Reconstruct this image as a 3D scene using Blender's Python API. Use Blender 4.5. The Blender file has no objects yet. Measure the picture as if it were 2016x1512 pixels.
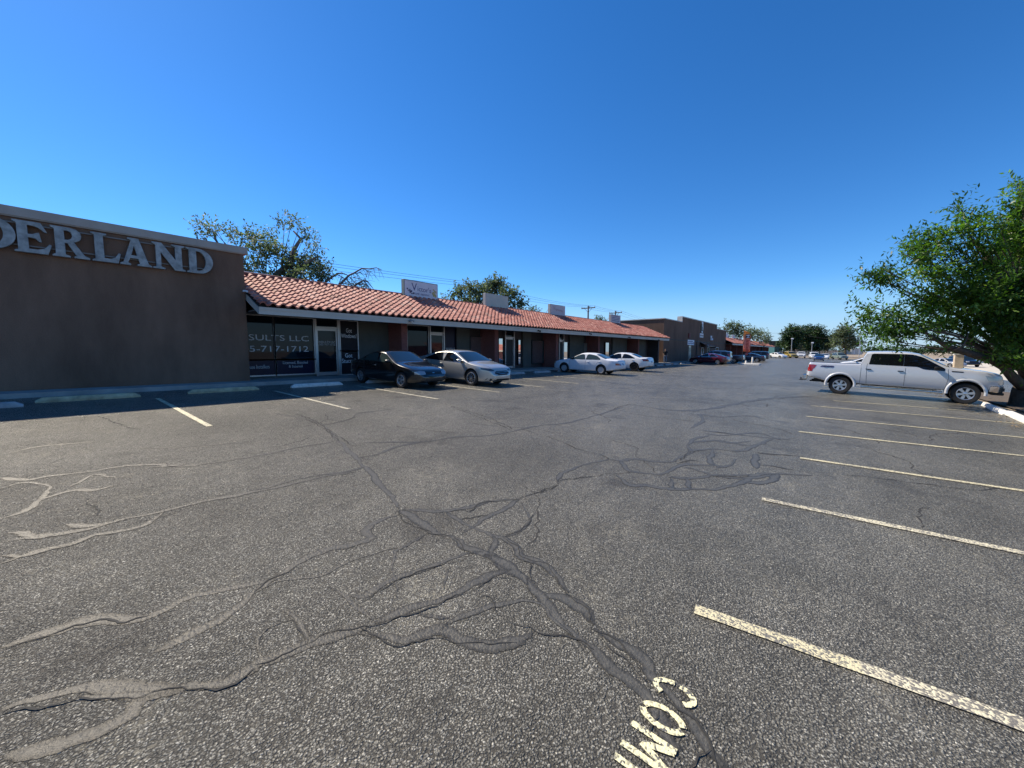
import bpy, bmesh, math, random
import numpy as np
from mathutils import Vector, Matrix
from mathutils.bvhtree import BVHTree
random.seed(7); RNG = np.random.default_rng(11)
SC = bpy.context.scene; COL = SC.collection; rad = math.radians

# ---------------------------------------------------------------- camera, sky, sun, exposure
FPX, CX, CY, HCAM = 757.0, 1008.0, 756.0, 1.70
TH, YAW = math.atan(64/757.0), rad(39.6)
cd = bpy.data.cameras.new('camera'); cam = bpy.data.objects.new('camera', cd); COL.objects.link(cam)
cd.sensor_width = 36.0; cd.lens = 36.0*FPX/2016.0; cd.clip_start = 0.05; cd.clip_end = 6000
cam.location = (0, 0, HCAM); cam.rotation_euler = (rad(90)-TH, 0, YAW); SC.camera = cam
SUN = Vector((-1.0, -0.16, 1.05)).normalized()
w = bpy.data.worlds.new('World'); SC.world = w; w.use_nodes = True
nt = w.node_tree; bgn = nt.nodes['Background']
sky = nt.nodes.new('ShaderNodeTexSky'); sky.sky_type = 'NISHITA'; sky.sun_disc = False
sky.sun_elevation = math.asin(SUN.z); sky.sun_rotation = math.atan2(SUN.x, SUN.y)
sky.altitude = 1500; sky.air_density = 1.0; sky.dust_density = 0.25; sky.ozone_density = 2.2
hs = nt.nodes.new('ShaderNodeHueSaturation'); hs.inputs['Saturation'].default_value = 1.30
tn = nt.nodes.new('ShaderNodeMix'); tn.data_type = 'RGBA'; tn.blend_type = 'MULTIPLY'; tn.inputs[0].default_value = 1.0; tn.inputs[7].default_value = (.73, .975, 1.16, 1)
nt.links.new(sky.outputs[0], hs.inputs['Color']); nt.links.new(hs.outputs[0], tn.inputs[6]); 
# pale band low over the horizon
gc = nt.nodes.new('ShaderNodeTexCoord'); sz = nt.nodes.new('ShaderNodeSeparateXYZ'); nt.links.new(gc.outputs['Generated'], sz.inputs[0])
mrg = nt.nodes.new('ShaderNodeMapRange'); mrg.interpolation_type = 'SMOOTHSTEP'; mrg.inputs[1].default_value = 0.0; mrg.inputs[2].default_value = 0.16; mrg.inputs[3].default_value = 0.80; mrg.inputs[4].default_value = 0.0
nt.links.new(sz.outputs[2], mrg.inputs[0])
hz = nt.nodes.new('ShaderNodeMix'); hz.data_type = 'RGBA'; hz.inputs[7].default_value = (2.85, 3.95, 5.5, 1)
nt.links.new(mrg.outputs[0], hz.inputs[0]); nt.links.new(tn.outputs[2], hz.inputs[6]); nt.links.new(hz.outputs[2], bgn.inputs[0])
bgn.inputs[1].default_value = 0.10
sl = bpy.data.lights.new('sun', 'SUN'); so = bpy.data.objects.new('sun', sl); COL.objects.link(so)
sl.energy = 5.0; sl.angle = rad(0.53); sl.color = (1.0, 0.90, 0.74)
so.rotation_euler = SUN.to_track_quat('Z', 'Y').to_euler()
SC.view_settings.view_transform = 'Standard'; SC.view_settings.look = 'None'
SC.view_settings.gamma = 1.0; SC.view_settings.exposure = 0.62
SC.render.engine = 'CYCLES'; SC.cycles.use_denoising = True
SC.cycles.max_bounces = 6; SC.cycles.transparent_max_bounces = 8
SC.cycles.sample_clamp_indirect = 6.0

# ---------------------------------------------------------------- the lie of the land
def G(x, y):
    return -.031*max(-20., min(14., x)) - .0081*max(-30., min(45., y))
_f = (-math.sin(YAW), math.cos(YAW)); _r = (math.cos(YAW), math.sin(YAW))
def ray(px, py):
    a = (px-CX)/FPX; b = (CY-py)/FPX
    fw = math.cos(TH)+b*math.sin(TH); up = b*math.cos(TH)-math.sin(TH)
    return (_f[0]*fw+_r[0]*a, _f[1]*fw+_r[1]*a, up)
def onx(px, py, X):
    d = ray(px, py); t = X/d[0]; return Vector((X, d[1]*t, d[2]*t+HCAM))
def ong(px, py):
    d = ray(px, py); lo, hi = .1, 2000.
    for _ in range(60):
        m = (lo+hi)/2
        if d[2]*m+HCAM > G(d[0]*m, d[1]*m): lo = m
        else: hi = m
    return Vector((d[0]*lo, d[1]*lo, G(d[0]*lo, d[1]*lo)))
def at(px, py, t):
    d = ray(px, py); return Vector((d[0]*t, d[1]*t, d[2]*t+HCAM))

# ---------------------------------------------------------------- helpers
def tag(o, label=None, cat=None, group=None, kind=None):
    if label: o['label'] = label
    if cat: o['category'] = cat
    if group: o['group'] = group
    if kind: o['kind'] = kind
    return o
def empty(name, loc=(0, 0, 0), label=None, cat=None, group=None, rz=0, kind=None):
    o = bpy.data.objects.new(name, None); COL.objects.link(o); o.location = loc; o.rotation_euler = (0, 0, rz)
    o.empty_display_size = .2
    return tag(o, label, cat, group, kind)
def worg(o):
    v = Vector((0, 0, 0))
    while o is not None: v = v+o.location; o = o.parent
    return v
def mobj(name, V, F, mats, parent=None, mi=None, smooth=False, world=True, sharp=None, tint=None):
    if parent is not None and world:
        off = worg(parent); V = np.asarray(V, dtype=float).reshape(-1, 3)-np.array(off)
    me = bpy.data.meshes.new(name)
    me.from_pydata([tuple(v) for v in np.asarray(V, dtype=float)] if not isinstance(V, list) else V, [], F if isinstance(F, list) else [tuple(f) for f in F])
    for m in (mats if isinstance(mats, (list, tuple)) else [mats]): me.materials.append(m)
    if mi is not None: me.polygons.foreach_set('material_index', np.asarray(mi, dtype=np.int32))
    if smooth: me.polygons.foreach_set('use_smooth', np.ones(len(me.polygons), dtype=bool))
    if sharp is not None: me.set_sharp_from_angle(angle=rad(sharp))
    if tint is not None:
        a = me.attributes.new('tint', 'FLOAT', 'FACE'); a.data.foreach_set('value', np.asarray(tint, dtype=np.float32))
    me.update(); o = bpy.data.objects.new(name, me); COL.objects.link(o)
    if parent is not None: o.parent = parent
    return o
class MB:
    def __init__(s): s.v = []; s.f = []; s.m = []
    def add(s, V, F, m=0):
        n = len(s.v); s.v += [tuple(p) for p in V]
        s.f += [tuple(i+n for i in q) for q in F]; s.m += [m]*len(F); return s
    def box(s, x0, x1, y0, y1, z0, z1, m=0):
        return s.add([(x0,y0,z0),(x1,y0,z0),(x1,y1,z0),(x0,y1,z0),(x0,y0,z1),(x1,y0,z1),(x1,y1,z1),(x0,y1,z1)],
            [(0,3,2,1),(4,5,6,7),(0,1,5,4),(1,2,6,5),(2,3,7,6),(3,0,4,7)], m)
    def obox(s, M, sx, sy, sz, m=0):
        b = MB().box(-sx/2,sx/2,-sy/2,sy/2,-sz/2,sz/2); return s.add([tuple(M@Vector(p)) for p in b.v], b.f, m)
    def tube(s, pts, radii, n=8, m=0, cap=True):
        pts = [Vector(p) for p in pts]
        if not hasattr(radii, '__len__'): radii = [radii]*len(pts)
        V = []; prev = None
        for i, p in enumerate(pts):
            t = (pts[min(i+1,len(pts)-1)]-pts[max(i-1,0)])
            t = t.normalized() if t.length > 1e-9 else Vector((0,0,1))
            if prev is None:
                u = t.orthogonal().normalized()
            else:
                u = (prev-t*prev.dot(t)); u = u.normalized() if u.length > 1e-6 else t.orthogonal().normalized()
            prev = u; b = t.cross(u)
            for k in range(n):
                a = 2*math.pi*k/n; V.append(p+(u*math.cos(a)+b*math.sin(a))*radii[i])
        F = []
        for i in range(len(pts)-1):
            for k in range(n):
                F.append((i*n+k, i*n+(k+1)%n, (i+1)*n+(k+1)%n, (i+1)*n+k))
        if cap: F.append(tuple(range(n))[::-1]); F.append(tuple((len(pts)-1)*n+k for k in range(n)))
        return s.add(V, F, m)
    def lathe(s, prof, M, n=24, m=0):   # prof: (radius, height) along the axis +Z of M
        V = []
        for r, h in prof:
            for k in range(n):
                a = 2*math.pi*k/n; V.append(M@Vector((r*math.cos(a), r*math.sin(a), h)))
        F = [(i*n+k, i*n+(k+1)%n, (i+1)*n+(k+1)%n, (i+1)*n+k) for i in range(len(prof)-1) for k in range(n)]
        return s.add(V, F, m)
    def prism(s, poly, M, h, m=0):      # poly in XY of M, thickness h along +Z
        n = len(poly); V = [M@Vector((p[0],p[1],0)) for p in poly]+[M@Vector((p[0],p[1],h)) for p in poly]
        F = [tuple(range(n))[::-1], tuple(range(n,2*n))]+[(i,(i+1)%n,n+(i+1)%n,n+i) for i in range(n)]
        return s.add(V, F, m)
    def build(s, name, mats, parent=None, smooth=False, world=True, sharp=None, bevel=0):
        o = mobj(name, s.v, s.f, mats, parent, s.m, smooth, world, sharp)
        if bevel:
            b = o.modifiers.new('bevel','BEVEL'); b.width = bevel; b.segments = 2; b.limit_method = 'ANGLE'; b.angle_limit = rad(40)
        return o
def copy_tree(o, parent=None):
    c = o.copy(); COL.objects.link(c)
    if parent is not None: c.parent = parent
    for ch in list(o.children): copy_tree(ch, c)
    return c
FACE_X = Matrix(((0,0,1,0),(1,0,0,0),(0,1,0,0),(0,0,0,1)))   # drawing plane x->+Y, y->+Z, facing +X
def on_face(x, y, z, roll=0): return Matrix.Translation((x,y,z))@FACE_X@Matrix.Rotation(roll,4,'Z')
def curve_mesh(cu):
    o = bpy.data.objects.new('tmp', cu); COL.objects.link(o)
    dg = bpy.context.evaluated_depsgraph_get(); dg.update()
    me = bpy.data.meshes.new_from_object(o.evaluated_get(dg)); bpy.data.objects.remove(o); return me
def text_obj(name, body, size, M, mat_, parent, ext=.004, align='CENTER', sx=1.0, shear=0, world=True):
    cu = bpy.data.curves.new('t', 'FONT'); cu.body = body; cu.size = size; cu.extrude = ext
    cu.align_x = align; cu.align_y = 'CENTER'; cu.shear = shear; cu.resolution_u = 3; cu.space_line = .9
    me = curve_mesh(cu); me.transform(M@Matrix.Diagonal((sx,1,1,1)))
    if parent is not None and world: me.transform(Matrix.Translation(-worg(parent)))
    me.materials.clear(); me.materials.append(mat_); me.name = name
    o = bpy.data.objects.new(name, me); COL.objects.link(o); o.parent = parent; return o
def glyph_obj(name, loops, M, mat_, parent, ext, bevel=.0):
    cu = bpy.data.curves.new('g', 'CURVE'); cu.dimensions = '2D'; cu.fill_mode = 'BOTH'; cu.extrude = ext; cu.bevel_depth = bevel; cu.bevel_resolution = 1
    for lp in loops:
        sp = cu.splines.new('POLY'); sp.points.add(len(lp)-1); sp.use_cyclic_u = True
        for i, p in enumerate(lp): sp.points[i].co = (p[0], p[1], 0, 1)
    me = curve_mesh(cu); me.transform(M)
    me.transform(Matrix.Translation(-worg(parent))); me.materials.clear(); me.materials.append(mat_); me.name = name
    o = bpy.data.objects.new(name, me); COL.objects.link(o); o.parent = parent; return o

# ---------------------------------------------------------------- materials
def nodes(name):
    m = bpy.data.materials.new(name); m.use_nodes = True; n = m.node_tree
    return m, n, n.nodes['Principled BSDF']
def N(n, t, **k):
    x = n.nodes.new(t)
    for a, b in k.items():
        if a.startswith('i_'): x.inputs[a[2:].replace('_',' ')].default_value = b
        else: setattr(x, a, b)
    return x
def ramp(n, src, stops):
    r = n.nodes.new('ShaderNodeValToRGB'); e = r.color_ramp.elements
    while len(e) < len(stops): e.new(.5)
    for q, (p, c) in zip(e, stops): q.position = p; q.color = (c[0],c[1],c[2],1) if hasattr(c,'__len__') else (c,c,c,1)
    n.links.new(src, r.inputs[0]); return r
def mixc(n, fac, a, b, mode='MIX'):
    x = n.nodes.new('ShaderNodeMix'); x.data_type = 'RGBA'; x.blend_type = mode
    for sock, v in ((x.inputs[0],fac),(x.inputs[6],a),(x.inputs[7],b)):
        if isinstance(v, (int,float)): sock.default_value = v
        elif isinstance(v, tuple): sock.default_value = (v[0],v[1],v[2],1)
        else: n.links.new(v, sock)
    return x.outputs[2]
def P(name, col, rough=.6, metal=0., var=.0, vs=3., bump=0., bs=60., spec=.5, coat=0., obj=False, dirt=None):
    m, n, p = nodes(name)
    p.inputs['Base Color'].default_value = (*col,1); p.inputs['Roughness'].default_value = rough
    p.inputs['Metallic'].default_value = metal; p.inputs['Specular IOR Level'].default_value = spec
    if coat: p.inputs['Coat Weight'].default_value = coat; p.inputs['Coat Roughness'].default_value = .04
    if var or bump:
        tc = N(n,'ShaderNodeTexCoord'); src = tc.outputs['Object']
        if not obj: src = N(n,'ShaderNodeNewGeometry').outputs['Position']
    if var:
        nz = N(n,'ShaderNodeTexNoise',i_Scale=vs,i_Detail=6.,i_Roughness=.6); n.links.new(src,nz.inputs['Vector'])
        r = ramp(n,nz.outputs[0],[(.3,tuple(c*(1-var) for c in col)),(.7,tuple(min(1,c*(1+var)) for c in col))])
        n.links.new(r.outputs[0],p.inputs['Base Color'])
    if bump:
        nb = N(n,'ShaderNodeTexNoise',i_Scale=bs,i_Detail=4.); n.links.new(src,nb.inputs['Vector'])
        b = N(n,'ShaderNodeBump',i_Strength=bump,i_Distance=.01); n.links.new(nb.outputs[0],b.inputs['Height']); n.links.new(b.outputs[0],p.inputs['Normal'])
    return m
def asphalt_mat():
    m, n, p = nodes('worn_asphalt'); pos = N(n,'ShaderNodeNewGeometry').outputs['Position']
    def noise(sc, det=5., ro=.6):
        x = N(n,'ShaderNodeTexNoise',i_Scale=sc,i_Detail=det,i_Roughness=ro); n.links.new(pos,x.inputs['Vector']); return x.outputs[0]
    wn = N(n,'ShaderNodeTexNoise',i_Scale=70.,i_Detail=3.); n.links.new(pos,wn.inputs['Vector'])
    wv = N(n,'ShaderNodeVectorMath',operation='MULTIPLY_ADD'); n.links.new(wn.outputs['Color'],wv.inputs[0]); wv.inputs[1].default_value = (.016,.016,.0); n.links.new(pos,wv.inputs[2])
    vo = N(n,'ShaderNodeTexVoronoi',i_Scale=96.); n.links.new(wv.outputs[0],vo.inputs['Vector'])
    vo2 = N(n,'ShaderNodeTexVoronoi',i_Scale=47.); n.links.new(wv.outputs[0],vo2.inputs['Vector'])
    sep = N(n,'ShaderNodeSeparateColor'); n.links.new(vo.outputs['Color'],sep.inputs[0])
    sep2 = N(n,'ShaderNodeSeparateColor'); n.links.new(vo2.outputs['Color'],sep2.inputs[0])
    stone = ramp(n,sep.outputs[0],[(0,(.112,.107,.092)),(.45,(.228,.219,.188)),(.78,(.318,.305,.262)),(.94,(.43,.41,.35)),(1,(.64,.61,.52))])
    gap = ramp(n,vo.outputs['Distance'],[(.25,1.),(.62,0.)])
    c1 = mixc(n,gap.outputs[0],(.070,.066,.057),stone.outputs[0])
    big = ramp(n,noise(.30,6.),[(.30,.68),(.5,1.),(.7,1.22)]); c2 = mixc(n,1.,c1,big.outputs[0],'MULTIPLY')
    mid = ramp(n,noise(2.3,5.,.7),[(.3,.86),(.72,1.16)]); c3 = mixc(n,1.,c2,mid.outputs[0],'MULTIPLY')
    # pale dusty patches where the binder has worn off the stones
    pal = ramp(n,noise(1.1,7.,.72),[(.53,0.),(.70,1.)]); sp = ramp(n,sep2.outputs[1],[(.45,0.),(.75,1.)])
    mm = N(n,'ShaderNodeMath',operation='MULTIPLY'); n.links.new(pal.outputs[0],mm.inputs[0]); n.links.new(sp.outputs[0],mm.inputs[1])
    m2 = N(n,'ShaderNodeMath',operation='MULTIPLY',use_clamp=True); n.links.new(mm.outputs[0],m2.inputs[0]); m2.inputs[1].default_value = .5
    c4 = mixc(n,m2.outputs[0],c3,(.36,.33,.255))
    # old oil drips between the stalls
    oil = ramp(n,noise(.8,3.),[(.585,0.),(.70,.55)]); c5 = mixc(n,oil.outputs[0],c4,(.045,.042,.038))
    n.links.new(c5,p.inputs['Base Color'])
    rr = ramp(n,sep.outputs[1],[(0,.22),(1,.54)]); n.links.new(rr.outputs[0],p.inputs['Roughness'])
    p.inputs['Specular IOR Level'].default_value = .20; p.inputs['Specular Tint'].default_value = (1.,.92,.80,1)
    # flat topped stones of uneven height, not beads
    hp = ramp(n,vo.outputs['Distance'],[(.18,1.),(.42,.72),(.75,0.)]); hh = N(n,'ShaderNodeMath',operation='MULTIPLY'); n.links.new(hp.outputs[0],hh.inputs[0])
    ht = ramp(n,sep.outputs[2],[(0,.35),(1,1.)]); n.links.new(ht.outputs[0],hh.inputs[1])
    ad = N(n,'ShaderNodeMath',operation='ADD'); n.links.new(hh.outputs[0],ad.inputs[0])
    s3 = N(n,'ShaderNodeMath',operation='MULTIPLY'); n.links.new(sep2.outputs[0],s3.inputs[0]); s3.inputs[1].default_value = .6; f3 = N(n,'ShaderNodeMath',operation='ADD'); n.links.new(s3.outputs[0],f3.inputs[0]); n.links.new(noise(120.,3.),f3.inputs[1]); n.links.new(f3.outputs[0],ad.inputs[1])
    b = N(n,'ShaderNodeBump',i_Strength=.85,i_Distance=.0105); n.links.new(ad.outputs[0],b.inputs['Height'])
    b2 = N(n,'ShaderNodeBump',i_Strength=.5,i_Distance=.05); n.links.new(noise(5.,4.),b2.inputs['Height']); n.links.new(b.outputs[0],b2.inputs['Normal'])
    n.links.new(b2.outputs[0],p.inputs['Normal']); return m
def paint_mat(name, col, under, wear=.5, scale=55.):
    m, n, p = nodes(name); pos = N(n,'ShaderNodeNewGeometry').outputs['Position']
    vo = N(n,'ShaderNodeTexVoronoi',i_Scale=88.); n.links.new(pos,vo.inputs['Vector'])
    nz = N(n,'ShaderNodeTexNoise',i_Scale=2.2,i_Detail=6.,i_Roughness=.65); n.links.new(pos,nz.inputs['Vector'])
    sep = N(n,'ShaderNodeSeparateColor'); n.links.new(vo.outputs['Color'],sep.inputs[0])
    a = N(n,'ShaderNodeMath',operation='MULTIPLY'); n.links.new(nz.outputs[0],a.inputs[0]); a.inputs[1].default_value = 1.5
    b = N(n,'ShaderNodeMath',operation='ADD'); n.links.new(a.outputs[0],b.inputs[0]); n.links.new(sep.outputs[0],b.inputs[1])
    k = ramp(n,b.outputs[0],[(max(0,wear-.1),1.),(min(1,wear+.06),0.)])
    # b runs to 2.2: bring it back into the ramp
    sc = N(n,'ShaderNodeMath',operation='MULTIPLY'); sc.inputs[1].default_value = .5; n.links.new(b.outputs[0],sc.inputs[0]); n.links.new(sc.outputs[0],k.inputs[0])
    c = mixc(n,k.outputs[0],col,under); n.links.new(c,p.inputs['Base Color']); p.inputs['Roughness'].default_value = .6
    bu = N(n,'ShaderNodeBump',i_Strength=.5,i_Distance=.006); n.links.new(vo.outputs['Distance'],bu.inputs['Height']); bu.invert = True
    n.links.new(bu.outputs[0],p.inputs['Normal']); return m
def tint_mat(name, stops, rough=.6, trans=0., bump=0., bs=40., spec=.4, nvar=.2, ns=1.2):
    m, n, p = nodes(name); at_ = N(n,'ShaderNodeAttribute',attribute_name='tint')
    r = ramp(n,at_.outputs['Fac'],stops); pos = N(n,'ShaderNodeNewGeometry').outputs['Position']
    nz = N(n,'ShaderNodeTexNoise',i_Scale=ns,i_Detail=4.); n.links.new(pos,nz.inputs['Vector'])
    v = ramp(n,nz.outputs[0],[(.3,1-nvar),(.7,1+nvar)]); c = mixc(n,1.,r.outputs[0],v.outputs[0],'MULTIPLY')
    n.links.new(c,p.inputs['Base Color']); p.inputs['Roughness'].default_value = rough; p.inputs['Specular IOR Level'].default_value = spec
    if bump:
        nb = N(n,'ShaderNodeTexNoise',i_Scale=bs,i_Detail=4.); n.links.new(pos,nb.inputs['Vector'])
        b = N(n,'ShaderNodeBump',i_Strength=bump,i_Distance=.01); n.links.new(nb.outputs[0],b.inputs['Height']); n.links.new(b.outputs[0],p.inputs['Normal'])
    if trans:
        t = N(n,'ShaderNodeBsdfTranslucent'); c2 = mixc(n,1.,c,(1.5,1.9,.5) if name=='ash_leaf' else (1.15,1.35,.75),'MULTIPLY'); n.links.new(c2,t.inputs['Color'])
        mx = N(n,'ShaderNodeMixShader'); mx.inputs[0].default_value = trans
        n.links.new(p.outputs[0],mx.inputs[1]); n.links.new(t.outputs[0],mx.inputs[2])
        n.links.new(mx.outputs[0],n.nodes['Material Output'].inputs['Surface'])
    return m
def brick_mat(name, c1, c2, mortar, sc=4.6):
    m, n, p = nodes(name); pos = N(n,'ShaderNodeNewGeometry').outputs['Position']
    sx = N(n,'ShaderNodeSeparateXYZ'); n.links.new(pos,sx.inputs[0])
    ad = N(n,'ShaderNodeMath',operation='ADD'); n.links.new(sx.outputs[0],ad.inputs[0]); n.links.new(sx.outputs[1],ad.inputs[1])
    cb = N(n,'ShaderNodeCombineXYZ'); n.links.new(ad.outputs[0],cb.inputs[0]); n.links.new(sx.outputs[2],cb.inputs[1])
    b = N(n,'ShaderNodeTexBrick',i_Scale=sc); n.links.new(cb.outputs[0],b.inputs['Vector'])
    b.inputs['Color1'].default_value = (*c1,1); b.inputs['Color2'].default_value = (*c2,1); b.inputs['Mortar'].default_value = (*mortar,1)
    n.links.new(b.outputs[0],p.inputs['Base Color']); p.inputs['Roughness'].default_value = .85
    bu = N(n,'ShaderNodeBump',i_Strength=.4,i_Distance=.01); bu.invert = True; n.links.new(b.outputs['Fac'],bu.inputs['Height']); n.links.new(bu.outputs[0],p.inputs['Normal'])
    return m
def stucco_mat(name, col, stain=.25):
    m, n, p = nodes(name); pos = N(n,'ShaderNodeNewGeometry').outputs['Position']
    mp = N(n,'ShaderNodeMapping'); mp.inputs['Scale'].default_value = (1,1,.35); n.links.new(pos,mp.inputs[0])
    a = N(n,'ShaderNodeTexNoise',i_Scale=.7,i_Detail=7.,i_Roughness=.65); n.links.new(mp.outputs[0],a.inputs['Vector'])
    r = ramp(n,a.outputs[0],[(.3,tuple(c*(1-stain) for c in col)),(.7,tuple(c*(1+stain*.7) for c in col))])
    f = N(n,'ShaderNodeTexNoise',i_Scale=45.,i_Detail=5.); n.links.new(pos,f.inputs['Vector'])
    r2 = ramp(n,f.outputs[0],[(.3,.88),(.7,1.1)]); c = mixc(n,1.,r.outputs[0],r2.outputs[0],'MULTIPLY')
    n.links.new(c,p.inputs['Base Color']); p.inputs['Roughness'].default_value = .9; p.inputs['Specular IOR Level'].default_value = .2
    bu = N(n,'ShaderNodeBump',i_Strength=.5,i_Distance=.012); n.links.new(f.outputs[0],bu.inputs['Height']); n.links.new(bu.outputs[0],p.inputs['Normal'])
    return m
def seal_mat():
    m, n, p = nodes('crack_filler'); pos = N(n,'ShaderNodeNewGeometry').outputs['Position']
    at_ = N(n,'ShaderNodeAttribute',attribute_name='core')
    nz = N(n,'ShaderNodeTexNoise',i_Scale=26.,i_Detail=5.,i_Roughness=.7); n.links.new(pos,nz.inputs['Vector'])
    vo = N(n,'ShaderNodeTexVoronoi',i_Scale=62.); n.links.new(pos,vo.inputs['Vector'])
    lo = N(n,'ShaderNodeTexNoise',i_Scale=3.,i_Detail=3.); n.links.new(pos,lo.inputs['Vector'])
    c = ramp(n,nz.outputs[0],[(.3,(.062,.060,.054)),(.55,(.090,.087,.078)),(.75,(.130,.125,.112))]); ed = ramp(n,at_.outputs['Fac'],[(.20,.52),(.6,1.)]); c_ = mixc(n,1.,c.outputs[0],ed.outputs[0],'MULTIPLY'); n.links.new(c_,p.inputs['Base Color']); p.inputs['Specular Tint'].default_value = (1.,.93,.82,1); p.inputs['Specular IOR Level'].default_value = .28
    r = ramp(n,nz.outputs[0],[(.3,.34),(.7,.54)]); n.links.new(r.outputs[0],p.inputs['Roughness'])
    b = N(n,'ShaderNodeBump',i_Strength=.4,i_Distance=.008); b.invert = True; n.links.new(vo.outputs['Distance'],b.inputs['Height'])
    b2 = N(n,'ShaderNodeBump',i_Strength=.5,i_Distance=.02); n.links.new(nz.outputs[0],b2.inputs['Height']); n.links.new(b.outputs[0],b2.inputs['Normal']); n.links.new(b2.outputs[0],p.inputs['Normal'])
    # worn through where the filler thins out towards its edge
    a = N(n,'ShaderNodeMath',operation='ADD'); n.links.new(at_.outputs['Fac'],a.inputs[0]); n.links.new(nz.outputs[0],a.inputs[1])
    a2 = N(n,'ShaderNodeMath',operation='ADD'); n.links.new(a.outputs[0],a2.inputs[0]); n.links.new(lo.outputs[0],a2.inputs[1])
    h = N(n,'ShaderNodeMath',operation='MULTIPLY'); n.links.new(a2.outputs[0],h.inputs[0]); h.inputs[1].default_value = .5
    k = ramp(n,h.outputs[0],[(.50,0.),(.57,.96)])
    t = N(n,'ShaderNodeBsdfTransparent'); mx = N(n,'ShaderNodeMixShader'); n.links.new(k.outputs[0],mx.inputs[0])
    n.links.new(t.outputs[0],mx.inputs[1]); n.links.new(p.outputs[0],mx.inputs[2]); n.links.new(mx.outputs[0],n.nodes['Material Output'].inputs['Surface'])
    return m
M = {}
M['asphalt'] = asphalt_mat()
M['seal'] = seal_mat()
M['crack'] = P('open_crack',(.028,.027,.025),.9)
M['line'] = paint_mat('worn_cream_paint',(.64,.57,.36),(.17,.16,.135),.60)
M['lineold'] = paint_mat('very_worn_cream_paint',(.66,.60,.42),(.18,.165,.14),.65)
M['stencil'] = paint_mat('yellow_stencil_paint',(.80,.74,.44),(.13,.125,.11),.54)
M['conc'] = P('pale_concrete',(.40,.38,.34),.85,var=.22,vs=2.5,bump=.3,bs=70.)
M['walk'] = P('sidewalk_concrete',(.30,.29,.275),.85,var=.25,vs=1.6,bump=.25,bs=70.)
M['street'] = P('beige_concrete',(.50,.455,.38),.85,var=.15,vs=.5,bump=.2,bs=30.)  # light beige is the concrete's own colour
M['dirt'] = P('dry_dirt',(.27,.215,.155),.95,var=.3,vs=1.2,bump=.6,bs=25.)
M['bed'] = P('planter_mulch',(.105,.078,.055),.95,var=.45,vs=7.,bump=.9,bs=22.)
M['stopw'] = P('chalky_white_concrete',(.66,.63,.58),.8,var=.2,vs=6.,bump=.3,bs=60.)
M['stopy'] = P('faded_yellow_concrete',(.40,.345,.22),.85,var=.35,vs=5.,bump=.3,bs=60.)
M['stopg'] = P('bare_grey_concrete',(.37,.37,.37),.85,var=.25,vs=5.,bump=.3,bs=60.)
M['stucco'] = stucco_mat('brown_stucco',(.190,.116,.080),.36)
M['stucco2'] = stucco_mat('dark_taupe_stucco',(.160,.098,.070),.3)
M['cap'] = P('parapet_flashing',(.34,.30,.26),.6,var=.12,vs=2.)
M['capw'] = P('pale_parapet_trim',(.52,.50,.46),.6,var=.1,vs=2.)
M['fascia'] = P('grey_fascia_paint',(.50,.46,.40),.6,var=.1,vs=1.5)
M['soffit'] = P('soffit_board',(.17,.155,.14),.8,var=.2,vs=2.)
M['tile'] = tint_mat('terracotta_tile',[(0,(.24,.085,.064)),(.2,(.36,.130,.097)),(.5,(.43,.170,.128)),(.8,(.48,.215,.165)),(.95,(.55,.30,.235)),(1,(.33,.19,.15))],.75,bump=.3,nvar=.14,ns=3.)
M['felt'] = P('roofing_felt',(.05,.04,.038),.95)
M['brick'] = brick_mat('oxblood_brick',(.20,.060,.050),(.25,.085,.070),(.15,.085,.075))
M['wallg'] = P('drab_olive_siding',(.075,.078,.068),.75,var=.2,vs=1.5)
M['walld'] = P('dark_panel',(.045,.035,.036),.7,var=.2,vs=2.)
M['navy'] = P('navy_panel',(.010,.012,.034),.3,spec=.15)
M['black'] = P('black_vinyl',(.010,.010,.016),.35,spec=.15)
M['alu'] = P('anodised_frame',(.40,.40,.40),.38,.75)
M['glass'] = P('tinted_storefront_glass',(.006,.010,.016),.03,spec=.22)
M['mirror'] = P('reflective_window_film',(.62,.62,.62),.02,.92)
M['white'] = P('white_vinyl',(.75,.76,.80),.5)
M['dimwhite'] = P('weathered_vinyl',(.50,.50,.50),.5)
M['letter'] = P('blue_grey_metal',(.27,.285,.28),.55,.1,var=.42,vs=5.)
M['letters'] = P('letter_return',(.20,.18,.16),.6)
M['signf'] = P('sign_face',(.60,.58,.62),.5,var=.08,vs=2.)
M['signg'] = P('blank_sign_face',(.42,.43,.37),.55,var=.06,vs=3.)
M['signp'] = P('pinkish_sign_face',(.48,.44,.46),.55,var=.08,vs=3.)
M['cabinet'] = P('sign_cabinet',(.42,.40,.36),.6,var=.1,vs=3.)
M['cabg'] = P('green_grey_cabinet',(.20,.25,.235),.6)
M['ink'] = P('faded_navy_ink',(.07,.075,.18),.6)
M['inkp'] = P('faded_rose_ink',(.33,.20,.24),.6)
M['purple'] = P('grape_purple',(.035,.025,.075),.6)
M['hop'] = P('hop_gold',(.42,.36,.13),.6,var=.4,vs=20.)
M['blk'] = P('matte_black',(.012,.012,.013),.6)
M['steel'] = P('galvanised_steel',(.42,.43,.44),.45,.6,var=.15,vs=6.)
M['wood'] = P('weathered_pole_wood',(.13,.105,.085),.9,var=.35,vs=3.,bump=.4,bs=20.)
M['wire'] = P('wire',(.03,.03,.035),.6)
M['bark'] = P('bark',(.085,.065,.050),.95,var=.4,vs=7.,bump=.8,bs=25.)
M['dead'] = P('dead_wood',(.16,.13,.115),.9,var=.2,vs=5.)
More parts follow.
